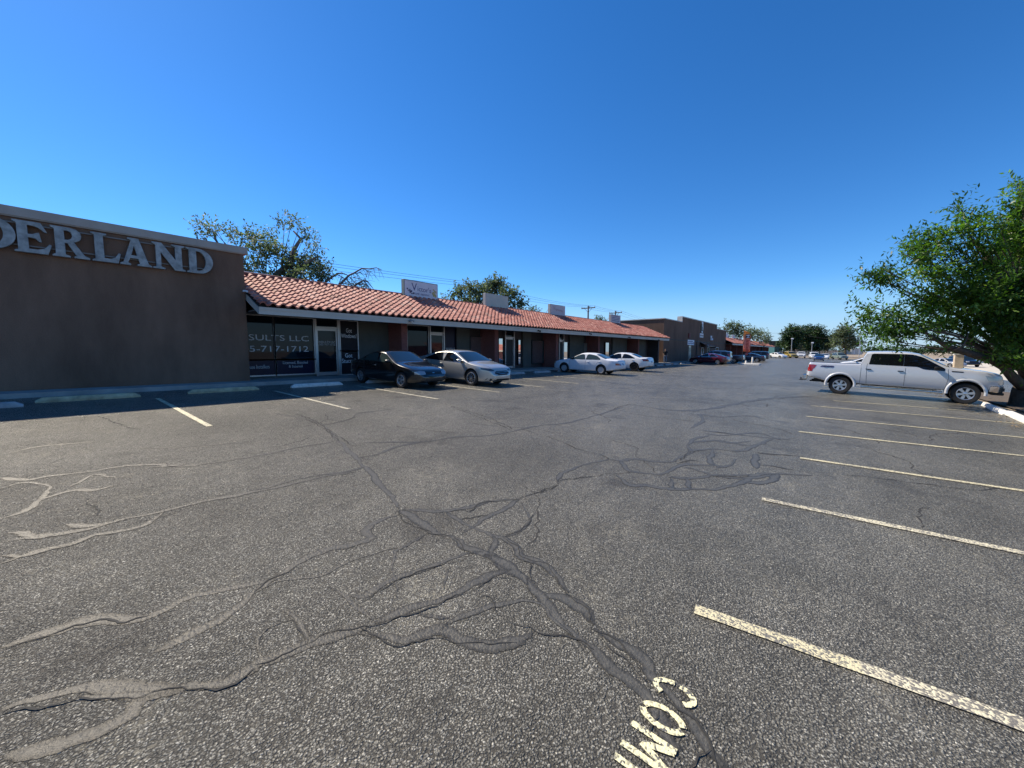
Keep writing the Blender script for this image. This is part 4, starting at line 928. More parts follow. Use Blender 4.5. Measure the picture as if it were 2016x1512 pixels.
def wheel(parent,x,s,yo,R,w,style):
    Mx=Matrix.Translation((x,yo,R))@Matrix.Rotation(-s*math.pi/2,4,'X')   # +Z of Mx points outwards
    rr=R*style['r']; b=MB().lathe([(rr,-w),(R*.90,-w),(R*.98,-w+.02),(R,-w*.75),(R,-w*.25),(R*.98,-.02),(R*.93,.0),(rr+.02,.004),(rr,-.006),(rr,-w)],Mx,32)
    t=b.build('wheel',M['tyre'],parent,smooth=True,world=False,sharp=40)
    b=MB(); b.lathe([(rr+.004,.004),(rr-.006,.008),(rr-.022,.002),(rr-.03,-.03)],Mx,32,0); b.lathe([(rr-.02,-.055),(0,-.06)],Mx,24,1)
    ns=style['n']; k2=style.get('pair',0)
    for k in range(ns):
        for dd in ((-k2,k2) if k2 else (0,)):
            a=2*math.pi*k/ns+style.get('a0',.2)
            m2=Mx@Matrix.Rotation(a,4,'Z'); r0,r1=.045,rr-.008; w0,w1=style.get('w',(.028,.034)); o0,o1=dd*.25*R,dd*R
            V=[(r0,o0-w0,-.008),(r1,o1-w1,-.006),(r1,o1+w1,-.006),(r0,o0+w0,-.008),(r0,o0-w0*1.2,-.05),(r1,o1-w1*1.2,-.05),(r1,o1+w1*1.2,-.05),(r0,o0+w0*1.2,-.05)]
            b.add([m2@Vector(v) for v in V],[(0,1,2,3),(0,4,5,1),(1,5,6,2),(2,6,7,3),(3,7,4,0)],0)
    b.lathe([(.062,-.05),(.06,-.004),(.045,.002),(0,.003)],Mx,16,0)
    b.build('rim',[style['mat'],style.get('back',M['rimd'])],t,smooth=True,world=False,sharp=30)
    return t
def mirror(parent,x,y,z,s,mat):
    b=MB(); V=[]
    for i,(px,sc) in enumerate(((-.07,.75),(-.06,1.),(0,1.),(.06,.8),(.10,.35))):
        for k in range(10):
            a=2*math.pi*k/10; V.append((x+px,y+s*(.10+.095*sc*math.cos(a)),z+.06+.068*sc*math.sin(a)))
    F=[(i*10+k,i*10+(k+1)%10,(i+1)*10+(k+1)%10,(i+1)*10+k) for i in range(4) for k in range(10)]+[tuple(range(10)),tuple(40+k for k in range(10))]
    b.add(V,F); b.tube([(x+.02,y-s*.02,z+.02),(x+.02,y+s*.05,z+.03)],.028,6)
    return b.build('wing_mirror',mat,parent,smooth=True,world=False,sharp=50)
def place(root,mid,heading):
    h=Vector((math.cos(heading),math.sin(heading))); e=.5
    nx=-(G(mid[0]+e,mid[1])-G(mid[0]-e,mid[1])); ny=-(G(mid[0],mid[1]+e)-G(mid[0],mid[1]-e)); n=Vector((nx,ny,1)).normalized()
    f=Vector((h.x,h.y,0)); f=(f-n*f.dot(n)).normalized(); l=n.cross(f)
    root.rotation_euler=Matrix((f,l,n)).transposed().to_euler(); root.location=(mid[0],mid[1],G(mid[0],mid[1]))
def make_car(name,label,S,mid,heading,group=None,cat='car'):
    C=car_body(S); root=empty(name,(0,0,0),label,cat,group)
    body=bpy.data.objects.new('body',C.me); COL.objects.link(body); body.parent=root; C.me.materials.append(S['paint'])
    R=S['R'];hw=S['hw']; cs=[]
    for x in (S['xf'],S['xr']):
        for s in (-1,1):
            cs.append(MB().lathe([(0,-.42),(R+.055,-.42),(R+.055,.25),(0,.25)],Matrix.Translation((x,s*hw,R+S.get('lift',.02)))@Matrix.Rotation(-s*math.pi/2,4,'X'),36))
    for bx in S.get('boxcut',[]): cs.append(MB().box(*bx))
    cut(body,cs)
    g=S.get('glass',M['cglass']); belt=C.belt; top=C.top; det=S.get('det',2)
    def dlo(x0,x1,drop,sl0,sl1):
        xs=np.linspace(x0,x1,12); lo=[(x,belt(x)+.02) for x in xs]; hi=[]
        for x in xs:
            z=top(x)-drop; z=min(z,belt(x)+.02+max(.0,(x-x0))*sl0,belt(x)+.02+max(0.,(x1-x))*sl1); hi.append((x,max(z,belt(x)+.025)))
        return lo,hi
    for sd in ('left','right'):
        for (x0,x1,s0,s1) in S['wins']:
            lo,hi=dlo(x0,x1,S.get('drop',.10),s0,s1)
            if det>1:
                e=.022; lo2=[(p[0]+(e*(i/5.5-1)),p[1]-e) for i,p in enumerate(lo)]; hi2=[(p[0]+(e*(i/5.5-1)),p[1]+e) for i,p in enumerate(hi)]
                fr=patch(C,root,'window',lo,hi,sd,g,.007); patch(C,fr,'seal',lo2,hi2,sd,S.get('sealm',M['trimb']),.004)
            else: patch(C,root,'window',lo,hi,sd,g,.006)
    def scr(x0,x1,kw0,kw1,nm,mat):
        xs=np.linspace(x0,x1,10); f=lambda x,k:C.side(x,max(belt(x),top(x)-.10))*k
        ks=np.linspace(kw0,kw1,10)
        p=patch(C,root,nm,[(x,-f(x,k)) for x,k in zip(xs,ks)],[(x,f(x,k)) for x,k in zip(xs,ks)],'top',mat,.006,12,12)
        if det>1: 
            xs2=np.linspace(x0-.03,x1+.03,10); patch(C,p,'seal',[(x,-f(x,k)*1.03) for x,k in zip(xs2,ks)],[(x,f(x,k)*1.03) for x,k in zip(xs2,ks)],'top',M['trimb'],.003,12,12)
    scr(*S['ws'],'windscreen',S.get('wsg',M['cglassb'])); 
    if 'rw' in S: scr(*S['rw'],'rear_window',g)
    for nm,lo,hi,d,mt in S.get('patches',[]): patch(C,root,nm,lo,hi,d,M[mt] if isinstance(mt,str) else mt,.006,14,5)
    if det>1:
        sm=[]
        for sd in ('left','right'):
            for pl in S.get('seams',[]): sm.append(seam(C,root,'s',pl,sd,M['trimb'],.010))
        for pl,d in S.get('seams2',[]): sm.append(seam(C,root,'s',pl,d,M['trimb'],.010))
        if sm: merge('panel_gap',sm,root)
    for sd,s in (('left',1),('right',-1)):
        for x,z in S.get('handles',[]):
            y=C.side(x,z)*s; hb=MB().box(x-.085,x+.085,min(y-.004*s,y+.030*s),max(y-.004*s,y+.030*s),z-.018,z+.018); hb.build('door_handle',S.get('hmat',S['paint']),root,world=False,bevel=.008)
        if 'mir' in S and det>0: x,z=S['mir']; mirror(root,x,C.side(x,z)*s,z,s,S.get('mmat',S['paint']))
    for x in (S['xf'],S['xr']):
        for s in (-1,1): wheel(root,x,s,s*(C.hw*S.get('trk',.975)),R,S.get('tw',.215),S['wheel'])
    place(root,mid,heading); return root,C
W5={'n':5,'r':.66,'mat':M['rim'],'pair':.10,'w':(.014,.016)}
W10={'n':10,'r':.70,'mat':M['rim'],'w':(.010,.016),'pair':.0}
W6={'n':6,'r':.60,'mat':M['rim'],'w':(.03,.05)}
WH={'n':8,'r':.62,'mat':M['hub'],'back':M['hub'],'w':(.03,.05)}
WB={'n':5,'r':.72,'mat':M['rimd'],'pair':.09,'w':(.016,.02)}
WS={'n':5,'r':.66,'mat':M['rim'],'w':(.03,.045)}
def lampset(zf,zr,yf,yr,hw): return []

# black sedan, nose out
S=dict(top=[(-2.30,.62),(-2.28,.88),(-2.20,.965),(-1.62,1.01),(-1.48,1.03),(-.80,1.33),(-.45,1.385),(0,1.40),(.22,1.37),(.98,1.0),(1.12,.955),(1.75,.83),(2.08,.735),(2.20,.64),(2.25,.50)],
 belt=[(-2.3,.90),(-1.5,.955),(.9,.91),(2.25,.7)],bot=[(-2.3,.42),(-1.9,.26),(-1.4,.22),(1.4,.20),(1.9,.20),(2.25,.27)],hw=.87,xf=1.32,xr=-1.32,R=.305,paint=M['p_black'],tum=.40,
 wins=[(-1.30,-1.08,1.2,9),(-1.04,-.16,1.7,9),(-.11,.86,9,.50)],ws=(.26,.95,.86,.93),rw=(-1.44,-.86,.86,.80),drop=.105,mir=(.66,.93),mmat=M['trimb'],glass=M['cglassg'],wsg=M['cglassb'],sealm=M['trimb'],
 handles=[(-.32,.80)],hmat=M['chrome'],wheel=W5,taper=(.26,.16),nose=(.9,.7),
 seams=[[(-.13,.30),(-.13,.92)],[(.92,.28),(.95,.60),(.86,.90)],[(-.98,.60),(-1.02,.92)]],seams2=[([(1.05,-.66),(2.0,-.58)],'top'),([(1.05,.66),(2.0,.58)],'top')],
 patches=[('headlight',[(-.76,.565),(-.55,.545),(-.40,.56)],[(-.76,.66),(-.58,.685),(-.40,.665)],'front','lamp'),('headlight',[(.40,.56),(.55,.545),(.76,.565)],[(.40,.665),(.58,.685),(.76,.66)],'front','lamp'),
  ('grille',[(-.36,.57),(.36,.57)],[(-.36,.64),(.36,.64)],'front','trimb'),('badge',[(-.07,.595),(.07,.595)],[(-.07,.625),(.07,.625)],'front','chrome'),('bumper_slot',[(-.5,.30),(.5,.30)],[(-.45,.40),(.45,.40)],'front','trimb'),
  ('belt_trim',[(-1.30,.955),(.78,.915)],[(-1.30,.972),(.78,.932)],'right','chrome'),('belt_trim',[(-1.30,.955),(.78,.915)],[(-1.30,.972),(.78,.932)],'left','chrome'),
  ('tail_light',[(-.8,.62),(-.45,.62)],[(-.8,.78),(-.45,.78)],'rear','tail'),('tail_light',[(.45,.62),(.8,.62)],[(.45,.78),(.8,.78)],'rear','tail')])
hd=math.atan2(.16,2.7)
make_car('black_sedan','black sedan parked nose out before the shop sign lettered Got Stucco',S,(-13.84,9.24),hd,'cars parked at the near shops')
# silver sedan, nose out
S=dict(top=[(-2.49,.70),(-2.46,1.0),(-2.38,1.10),(-2.0,1.15),(-1.2,1.34),(-.75,1.435),(-.3,1.475),(.05,1.465),(.35,1.41),(1.22,1.02),(1.38,.985),(1.9,.90),(2.2,.80),(2.33,.68),(2.38,.50)],
 belt=[(-2.49,1.02),(-1.5,1.02),(-.5,.985),(1.1,.925),(2.38,.78)],bot=[(-2.49,.40),(-2.0,.28),(-1.5,.22),(1.5,.20),(2.0,.19),(2.38,.24)],hw=.925,xf=1.425,xr=-1.425,R=.335,paint=M['p_silver'],tum=.42,
 wins=[(-1.52,-.36,.42,9),(-.28,1.02,9,.42)],ws=(.40,1.19,.86,.93),rw=(-1.95,-1.0,.80,.76),drop=.11,mir=(.80,.97),glass=M['cglass'],wsg=M['cglassb'],sealm=M['chrome'],
 handles=[(-.42,.86),(-1.30,.90)],wheel=W10,taper=(.30,.18),nose=(.95,.8),
 seams=[[(-.30,.30),(-.30,.98)],[(1.0,.28),(1.05,.6),(.98,.90)],[(-1.2,.5),(-1.05,.95)]],seams2=[([(1.3,-.70),(2.2,-.55)],'top'),([(1.3,.70),(2.2,.55)],'top')],
 patches=[('headlight',[(-.86,.70),(-.66,.645),(-.44,.655)],[(-.86,.775),(-.62,.755),(-.44,.69)],'front','lampd'),('headlight',[(.44,.655),(.66,.645),(.86,.70)],[(.44,.69),(.62,.755),(.86,.775)],'front','lampd'),
  ('grille',[(-.46,.56),(-.30,.475),(.30,.475),(.46,.56)],[(-.46,.575),(-.34,.655),(.34,.655),(.46,.575)],'front','trimb'),('grille_bar',[(-.36,.60),(.36,.60)],[(-.36,.615),(.36,.615)],'front','chrome'),('grille_bar',[(-.38,.535),(.38,.535)],[(-.38,.55),(.38,.55)],'front','chrome'),
  ('air_intake',[(-.78,.27),(-.5,.26),(.5,.26),(.78,.27)],[(-.74,.36),(-.5,.335),(.5,.335),(.74,.36)],'front','trimb'),('fog_light',[(-.60,.285),(-.50,.285)],[(-.60,.325),(-.50,.325)],'front','chrome'),('fog_light',[(.50,.285),(.60,.285)],[(.50,.325),(.60,.325)],'front','chrome'),
  ('tail_light',[(-.86,.80),(-.45,.80)],[(-.86,.95),(-.45,.92)],'rear','tail'),('tail_light',[(.45,.80),(.86,.80)],[(.45,.92),(.86,.95)],'rear','tail')])
make_car('silver_sedan','silver sedan with black oval grille parked nose out beside the black sedan',S,(-13.05,12.16),hd-.03,'cars parked at the near shops')
# old white sedan, nose in
S=dict(top=[(-2.50,.62),(-2.48,.90),(-2.40,1.0),(-1.75,1.05),(-1.60,1.065),(-.92,1.35),(-.5,1.415),(-.05,1.415),(.18,1.38),(.98,1.02),(1.12,.975),(1.75,.87),(2.08,.78),(2.22,.68),(2.27,.52)],
 belt=[(-2.5,.93),(-1.5,.985),(.9,.935),(2.27,.75)],bot=[(-2.5,.42),(-2.0,.30),(-1.4,.23),(1.4,.21),(1.9,.21),(2.27,.28)],hw=.89,xf=1.335,xr=-1.335,R=.315,paint=M['p_whited'],tum=.38,
 wins=[(-1.24,-.26,1.35,9),(-.18,.90,9,.50)],ws=(.22,.95,.86,.93),rw=(-1.56,-.95,.86,.82),drop=.10,mir=(.72,.96),mmat=M['trimb'],glass=M['cglassg'],wsg=M['cglassg'],
 handles=[(-.40,.82),(-1.20,.85)],wheel=WH,taper=(.26,.17),nose=(.9,.75),
 seams=[[(-.22,.28),(-.22,.94)],[(.92,.28),(.96,.60),(.90,.92)],[(-.98,.6),(-1.15,.94)]],seams2=[([(-1.75,-.66),(-2.35,-.60)],'top'),([(-1.75,.66),(-2.35,.60)],'top')],
 patches=[('headlight',[(-.76,.58),(-.42,.58)],[(-.76,.69),(-.42,.69)],'front','lamp'),('headlight',[(.42,.58),(.76,.58)],[(.42,.69),(.76,.69)],'front','lamp'),
  ('tail_light',[(-.82,.66),(-.42,.66)],[(-.82,.80),(-.42,.79)],'rear','tail'),('tail_light',[(.42,.66),(.82,.66)],[(.42,.79),(.82,.80)],'rear','tail'),('tail_light',[(-2.47,.69),(-2.30,.69)],[(-2.46,.795),(-2.28,.78)],'left','tail'),('tail_light',[(-2.47,.69),(-2.30,.69)],[(-2.46,.795),(-2.28,.78)],'right','tail'),
  ('number_plate',[(-.17,.64),(.17,.64)],[(-.17,.79),(.17,.79)],'rear','plate'),('rubbing_strip',[(-.95,.545),(.9,.535)],[(-.95,.575),(.9,.565)],'left','p_whited')])
make_car('old_white_sedan','older boxy white sedan parked nose in with long red tail lights',S,(-13.05,23.95),math.pi+.10,'cars parked at the near shops')
# newer white sedan, nose in
S=dict(top=[(-2.42,.72),(-2.40,1.05),(-2.33,1.135),(-2.20,1.14),(-1.75,1.12),(-1.1,1.36),(-.6,1.455),(-.1,1.47),(.25,1.42),(1.12,1.04),(1.28,.99),(1.8,.90),(2.1,.80),(2.25,.68),(2.30,.5)],
 belt=[(-2.42,1.0),(-1.4,1.02),(-.4,.99),(1.0,.93),(2.3,.76)],bot=[(-2.42,.45),(-2.0,.32),(-1.4,.23),(1.4,.21),(1.9,.2),(2.3,.26)],hw=.90,xf=1.39,xr=-1.39,R=.335,paint=M['p_white'],tum=.40,
 wins=[(-1.36,-.36,.55,9),(-.28,.98,9,.45)],ws=(.30,1.09,.86,.93),rw=(-1.72,-1.05,.82,.78),drop=.105,mir=(.78,.98),handles=[(-.45,.85),(-1.25,.88)],wheel=WB,taper=(.28,.18),nose=(.95,.75),
 seams=[[(-.32,.3),(-.32,.98)],[(1.0,.28),(1.03,.6),(.95,.9)]],
 patches=[('headlight',[(-.80,.66),(-.48,.64)],[(-.80,.77),(-.48,.70)],'front','lamp'),('headlight',[(.48,.64),(.80,.66)],[(.48,.70),(.80,.77)],'front','lamp'),
  ('tail_light',[(-.86,.82),(-.48,.84)],[(-.86,1.0),(-.52,.97)],'rear','tail'),('tail_light',[(.48,.84),(.86,.82)],[(.52,.97),(.86,1.0)],'rear','tail'),('tail_light',[(-2.38,.84),(-2.12,.90)],[(-2.36,1.0),(-2.05,.99)],'left','tail'),('tail_light',[(-2.38,.84),(-2.12,.90)],[(-2.36,1.0),(-2.05,.99)],'right','tail'),
  ('number_plate',[(-.17,.72),(.17,.72)],[(-.17,.87),(.17,.87)],'rear','plate'),('bumper_lip',[(-.7,.36),(.7,.36)],[(-.68,.44),(.68,.44)],'rear','trimb')])
make_car('white_sedan','newer white sedan with black wheels and slim red tail light parked nose in',S,(-13.42,30.55),math.pi+.03,'cars parked at the near shops')
SED=S
# maroon sedan
S=dict(S); S.update(paint=M['p_maroon'],wheel=WS,hmat=M['chrome'],sealm=M['chrome'],top=[(-2.44,.70),(-2.42,.98),(-2.34,1.07),(-2.0,1.12),(-1.2,1.36),(-.6,1.455),(-.1,1.465),(.28,1.41),(1.15,1.02),(1.3,.975),(1.85,.88),(2.15,.78),(2.30,.66),(2.35,.48)],
 ws=(.34,1.12,.86,.93),rw=(-1.95,-1.0,.80,.76)); S['patches']=[p for p in S['patches'] if p[0]!='bumper_lip']
make_car('maroon_sedan','dark maroon sedan with bright chrome window line parked by the taupe wall',S,(-12.6,56.5),math.pi-.12,'cars parked beyond the white sedans')
# boxy dark utility vehicle and dark pickup behind it
SUV=dict(top=[(-2.38,.75),(-2.36,1.60),(-2.25,1.74),(-1.6,1.80),(-.2,1.82),(.30,1.74),(.95,1.20),(1.12,1.13),(1.9,1.06),(2.2,.95),(2.33,.80),(2.36,.5)],belt=[(-2.4,1.14),(2.4,1.05)],bot=[(-2.38,.48),(-1.9,.36),(1.9,.34),(2.36,.40)],hw=.95,xf=1.42,xr=-1.42,R=.37,paint=M['p_navy'],tum=.22,
 wins=[(-2.12,-1.20,2.2,9),(-1.12,-.25,9,9),(-.17,.82,9,.75)],ws=(.34,.94,.88,.93),rw=None,drop=.13,mir=(.62,1.10),handles=[(-.32,.98),(-1.15,.98)],wheel=WS,taper=(.16,.10),nose=(.7,.4),rc=.13,det=1,
 patches=[('rear_window',[(-.66,1.18),(.66,1.18)],[(-.58,1.58),(.58,1.58)],'rear','cglass'),('tail_light',[(-.90,.95),(-.76,.95)],[(-.88,1.35),(-.76,1.35)],'rear','tail'),('tail_light',[(.76,.95),(.90,.95)],[(.76,1.35),(.88,1.35)],'rear','tail'),('number_plate',[(-.17,.85),(.17,.85)],[(-.17,.98),(.17,.98)],'rear','plate'),
 ('headlight',[(-.86,.78),(-.52,.78)],[(-.86,.95),(-.52,.95)],'front','lamp'),('headlight',[(.52,.78),(.86,.78)],[(.52,.95),(.86,.95)],'front','lamp'),('grille',[(-.48,.70),(.48,.70)],[(-.48,.95),(.48,.95)],'front','trimb'),('bumper',[(-.85,.42),(.85,.42)],[(-.85,.56),(.85,.56)],'rear','chrome')]); SUV.pop('rw')
make_car('dark_suv','boxy dark blue utility vehicle parked directly behind the maroon sedan',SUV,(-13.0,60.4),math.pi,'cars parked beyond the white sedans','utility vehicle')
PK=dict(top=[(-2.95,.80),(-2.93,1.18),(-2.88,1.22),(-1.02,1.23),(-.95,1.30),(-.86,1.72),(-.6,1.80),(.2,1.80),(.5,1.72),(1.12,1.26),(1.3,1.20),(2.2,1.12),(2.52,1.0),(2.60,.62)],belt=[(-3,1.22),(1.2,1.16),(2.7,1.1)],bot=[(-2.95,.60),(-2.4,.46),(2.2,.42),(2.6,.48)],hw=.96,xf=1.72,xr=-1.72,R=.38,paint=M['p_navy'],tum=.24,
 wins=[(-.72,-.02,2.6,9),(.06,1.0,9,.72)],ws=(.54,1.10,.88,.93),drop=.13,mir=(.82,1.15),handles=[(-.1,1.0)],wheel=WS,taper=(.12,.06),nose=(.6,.3),rc=.12,rh=.06,det=1,boxcut=[(-2.84,-1.04,-.80,.80,.72,1.6)],
 patches=[('headlight',[(-.86,.82),(-.55,.82)],[(-.86,1.0),(-.55,1.0)],'front','lamp'),('headlight',[(.55,.82),(.86,.82)],[(.55,1.0),(.86,1.0)],'front','lamp'),('grille',[(-.5,.72),(.5,.72)],[(-.5,1.0),(.5,1.0)],'front','trimb'),('bumper',[(-.9,.50),(.9,.50)],[(-.9,.66),(.9,.66)],'front','chrome'),('bumper',[(-.9,.62),(.9,.62)],[(-.9,.76),(.9,.76)],'rear','chrome'),
  ('tail_light',[(-.93,.86),(-.80,.86)],[(-.93,1.16),(-.80,1.16)],'rear','tail'),('tail_light',[(.80,.86),(.93,.86)],[(.80,1.16),(.93,1.16)],'rear','tail'),('rear_window',[(-.6,1.36),(.6,1.36)],[(-.55,1.62),(.55,1.62)],'rear','cglass')])
make_car('dark_pickup','dark pickup truck with bright rear bumper beside the feather flag',PK,(-12.6,64.3),math.pi,'cars parked beyond the white sedans','pickup truck')
S=dict(SED); S.update(paint=M['p_navy'],wheel=WS,det=1,hmat=M['chrome'])
make_car('dark_blue_sedan','dark blue sedan parked just past the pale kerbed island with bollards',S,(-10.9,77.),math.pi-.05,'cars parked beyond the white sedans')
S=dict(SUV); S.update(paint=M['p_black'])
make_car('black_suv','black utility vehicle last in the row before the far tiled shops',S,(-11.0,83.5),math.pi,'cars parked beyond the white sedans','utility vehicle')

# ---- the silver pickup on the right
T=dict(top=[(-3.05,.85),(-3.035,1.34),(-2.98,1.39),(-1.24,1.385),(-1.18,1.42),(-1.13,1.88),(-1.02,1.945),(-.4,1.97),(.15,1.96),(.55,1.885),(1.36,1.42),(1.52,1.375),(2.2,1.31),(2.58,1.225),(2.69,1.16),(2.735,1.0),(2.76,.62)],
 belt=[(-3.1,1.36),(-1.1,1.36),(1.2,1.30),(2.8,1.2)],bot=[(-3.05,.72),(-2.6,.62),(-2.3,.52),(-1.3,.50),(1.3,.48),(2.3,.50),(2.76,.56)],hw=1.0,xf=1.84,xr=-1.84,R=.395,lift=.035,paint=M['p_truck'],tum=.26,zmax=.90,
 wins=[],ws=(.60,1.33,.88,.94),drop=.13,wsg=M['cglass'],glass=M['cglass'],wheel=W6,tw=.27,taper=(.13,.04),nose=(.75,.3),rc=.14,rh=.07,sm=.026,trk=.985,
 boxcut=[(-2.96,-1.22,-.83,.83,.93,1.9)],sealm=M['trimb'],
 handles=[(-.96,1.165),(.02,1.14)],hmat=M['trimb'],
 seams=[[(-1.19,.55),(-1.19,1.40)],[(-.98,.55),(-1.02,1.25),(-1.0,1.40)],[(.16,.52),(.16,1.28)],[(1.30,.55),(1.36,.95),(1.32,1.30)]],
 seams2=[([(1.5,-.80),(2.5,-.74)],'top'),([(1.5,.80),(2.5,.74)],'top')],
 patches=[])
for sd in ('left','right'):
    T['patches']+=[('window',[(-.96,1.375),(.088,1.355)],[(-.90,1.80),(-.84,1.835),(.088,1.845)],sd,'cglass'),('window',[(.098,1.35),(.50,1.345),(.66,1.255),(1.24,1.215)],[(.098,1.845),(.36,1.83),(.62,1.735),(1.24,1.32)],sd,'cglass'),
     ('fender_vent',[(1.42,1.20),(1.72,1.19)],[(1.42,1.24),(1.72,1.23)],sd,'trimb'),('tail_light',[(-3.03,.96),(-2.86,.96),(-2.84,1.05),(-2.78,1.12)],[(-3.03,1.27),(-2.94,1.27),(-2.84,1.27),(-2.72,1.25)],sd,'tail'),
     ('decal',[(-2.60,1.17),(-2.10,1.17)],[(-2.52,1.245),(-2.10,1.245)],sd,'ink'),('headlight',[(2.36,.90),(2.66,.88)],[(2.26,1.115),(2.64,1.06)],sd,'lamp')]
T['patches']+=[('grille',[(-.62,.74),(.62,.74)],[(-.62,1.10),(.62,1.10)],'front','trimb'),('grille_bar',[(-.6,.98),(.6,.98)],[(-.6,1.03),(.6,1.03)],'front','chrome'),('grille_bar',[(-.6,.84),(.6,.84)],[(-.6,.89),(.6,.89)],'front','chrome'),
 ('headlight',[(-.92,.80),(-.66,.80)],[(-.90,1.08),(-.66,1.08)],'front','lamp'),('headlight',[(.66,.80),(.92,.80)],[(.66,1.08),(.90,1.08)],'front','lamp'),('tailgate_handle',[(-.14,1.05),(.14,1.05)],[(-.14,1.13),(.14,1.13)],'rear','trimb'),('number_plate',[(-.17,.78),(.17,.78)],[(-.17,.92),(.17,.92)],'rear','plate'),('rear_window',[(-.66,1.46),(.66,1.46)],[(-.6,1.80),(.6,1.80)],'rear','cglass')]
PF,PR=ong(1902,797.5),ong(1652,775.5); PF.y+=.45
hdT=math.atan2(PF.y-PR.y,PF.x-PR.x); midT=((PF.x+PR.x)/2-math.sin(hdT)*1.0*1,(PF.y+PR.y)/2+math.cos(hdT)*.98)
tr,C=make_car('silver_pickup','pale silver crew cab pickup with 4X4 on its bed side parked under the tree',T,midT,hdT,None,'pickup truck')
# bumpers, steps, flares, hitch, 4X4
b=MB(); b.box(-3.20,-3.04,-.94,.94,.56,.80); b.build('rear_bumper',M['chrome'],tr,world=False,bevel=.03)
b=MB(); b.tube([(-3.15,0,.52),(-3.36,0,.50)],.03,8); b.lathe([(0,.10),(.028,.09),(.032,.06),(.02,.03),(.02,0)],Matrix.Translation((-3.36,0,.51)),10); b.box(-3.42,-3.30,-.05,.05,.47,.51); b.build('tow_hitch',M['blk'],tr,world=False,smooth=True,sharp=40)
b=MB(); b.add([(2.62,-.96,.50),(2.76,-.72,.50),(2.80,0,.50),(2.76,.72,.50),(2.62,.96,.50),(2.62,-.97,.76),(2.76,-.74,.76),(2.80,0,.76),(2.76,.74,.76),(2.62,.97,.76),(2.40,-1.0,.52),(2.40,-1.0,.74),(2.40,1.0,.52),(2.40,1.0,.74)],[(0,1,6,5),(1,2,7,6),(2,3,8,7),(3,4,9,8),(5,6,7,8,9,13,11),(4,3,2,1,0,10,12),(10,0,5,11),(4,12,13,9),(10,11,13,12)]); b.build('front_bumper',M['chrome'],tr,world=False,bevel=.02)
MB().box(2.48,2.80,-.75,.75,.40,.50).build('air_dam',M['trimb'],tr,world=False,bevel=.03)
for s in (-1,1):
    b=MB(); b.box(2.50,2.785,s*.74-.08,s*.74+.08,.56,.68); b.build('fog_light',M['trimb'],tr,world=False)
    b=MB().tube([(-1.15,s*.96,.40),(1.25,s*.96,.38)],.045,8); 
    for x in (-.9,.0,1.0): b.tube([(x,s*.95,.40),(x,s*.80,.50)],.02,6)
    b.build('side_step',M['chrome'],tr,world=False,smooth=True,sharp=50)
    for x in (1.84,-1.84):
        V=[];n=22
        for k in range(n+1):
            a=rad(-8+196*k/n)
            for r_,yy in ((.452,.985),(.455,1.022),(.535,1.018),(.545,.985)): V.append((x+r_*math.cos(a),s*yy,.43+r_*math.sin(a)))
        F=[(k*4+j,k*4+j+1,(k+1)*4+j+1,(k+1)*4+j) for k in range(n) for j in range(3)]
        mobj('wheel_flare',V,F,M['p_truck'],tr,smooth=True,world=False)
    mirror(tr,1.02,C.side(1.02,1.27)*s,1.26,s,M['trimb'])
Mx=Matrix(((1,0,0,-2.33),(0,0,-1,-1.003),(0,1,0,1.205),(0,0,0,1)))
t=text_obj('lettering','4X4',.125,Mx,M['p_blue'],tr,.003,sx=1.6,world=False)
b=MB().tube([(-2.5,-.75,.50),(-1.4,-.5,.48)],.045,8); b.tube([(-2.95,-.62,.50),(-2.75,-.62,.52)],.035,8); b.box(-2.9,2.6,-.45,-.35,.46,.58); b.box(-2.9,2.6,.35,.45,.46,.58); b.build('chassis',M['blk'],tr,world=False)

# ---- vehicles far across the lot
def far_car(name,lb,S,px,py,hd,paint,cat='car',g='vehicles parked at the far end of the lot'):
    S=dict(S); S.update(paint=paint,det=1,wheel=WS); p=ong(px,py); return make_car(name,lb,S,(p.x,p.y),hd,g,cat)
dn=-math.pi/2
far_car('white_pickup','white pickup facing the camera left of the tall wooden pole',PK,1577,705,dn,M['p_white'],'pickup truck')
far_car('white_suv','white utility vehicle parked right of the tall wooden pole',SUV,1602,706.5,dn+.15,M['p_white'],'utility vehicle')
far_car('blue_sedan','small dark blue car in front of the far white utility vehicle',SED,1612,710,dn,M['p_blue'])
far_car('pale_sedan','pale lavender white sedan parked right of the small blue car',SED,1624,707,dn,M['p_white'])
far_car('grey_van','grey green utility vehicle parked before the pale far wall',SUV,1653,708,dn+.4,M['p_grey'],'utility vehicle')
far_car('mustard_suv','mustard coloured car among shrubs under the big dark trees',SUV,1555,704.5,dn+.5,M['p_gold'],'utility vehicle')
far_car('white_far_sedan','white car at the end of the far tiled row',SED,1531,705,dn+.9,M['p_white'])
far_car('white_coupe','white car with sloping windscreen seen over the pickup bed',SED,1700,729,math.pi-.05,M['p_white'])
far_car('silver_far_car','silver blue car glimpsed beneath the tree behind the pickup bonnet',SED,1863,724,dn+.6,M['p_silver'])
far_car('dark_far_suv','dark utility vehicle just right of the pale square post',SUV,1897,722,dn+.3,M['p_black'],'utility vehicle')

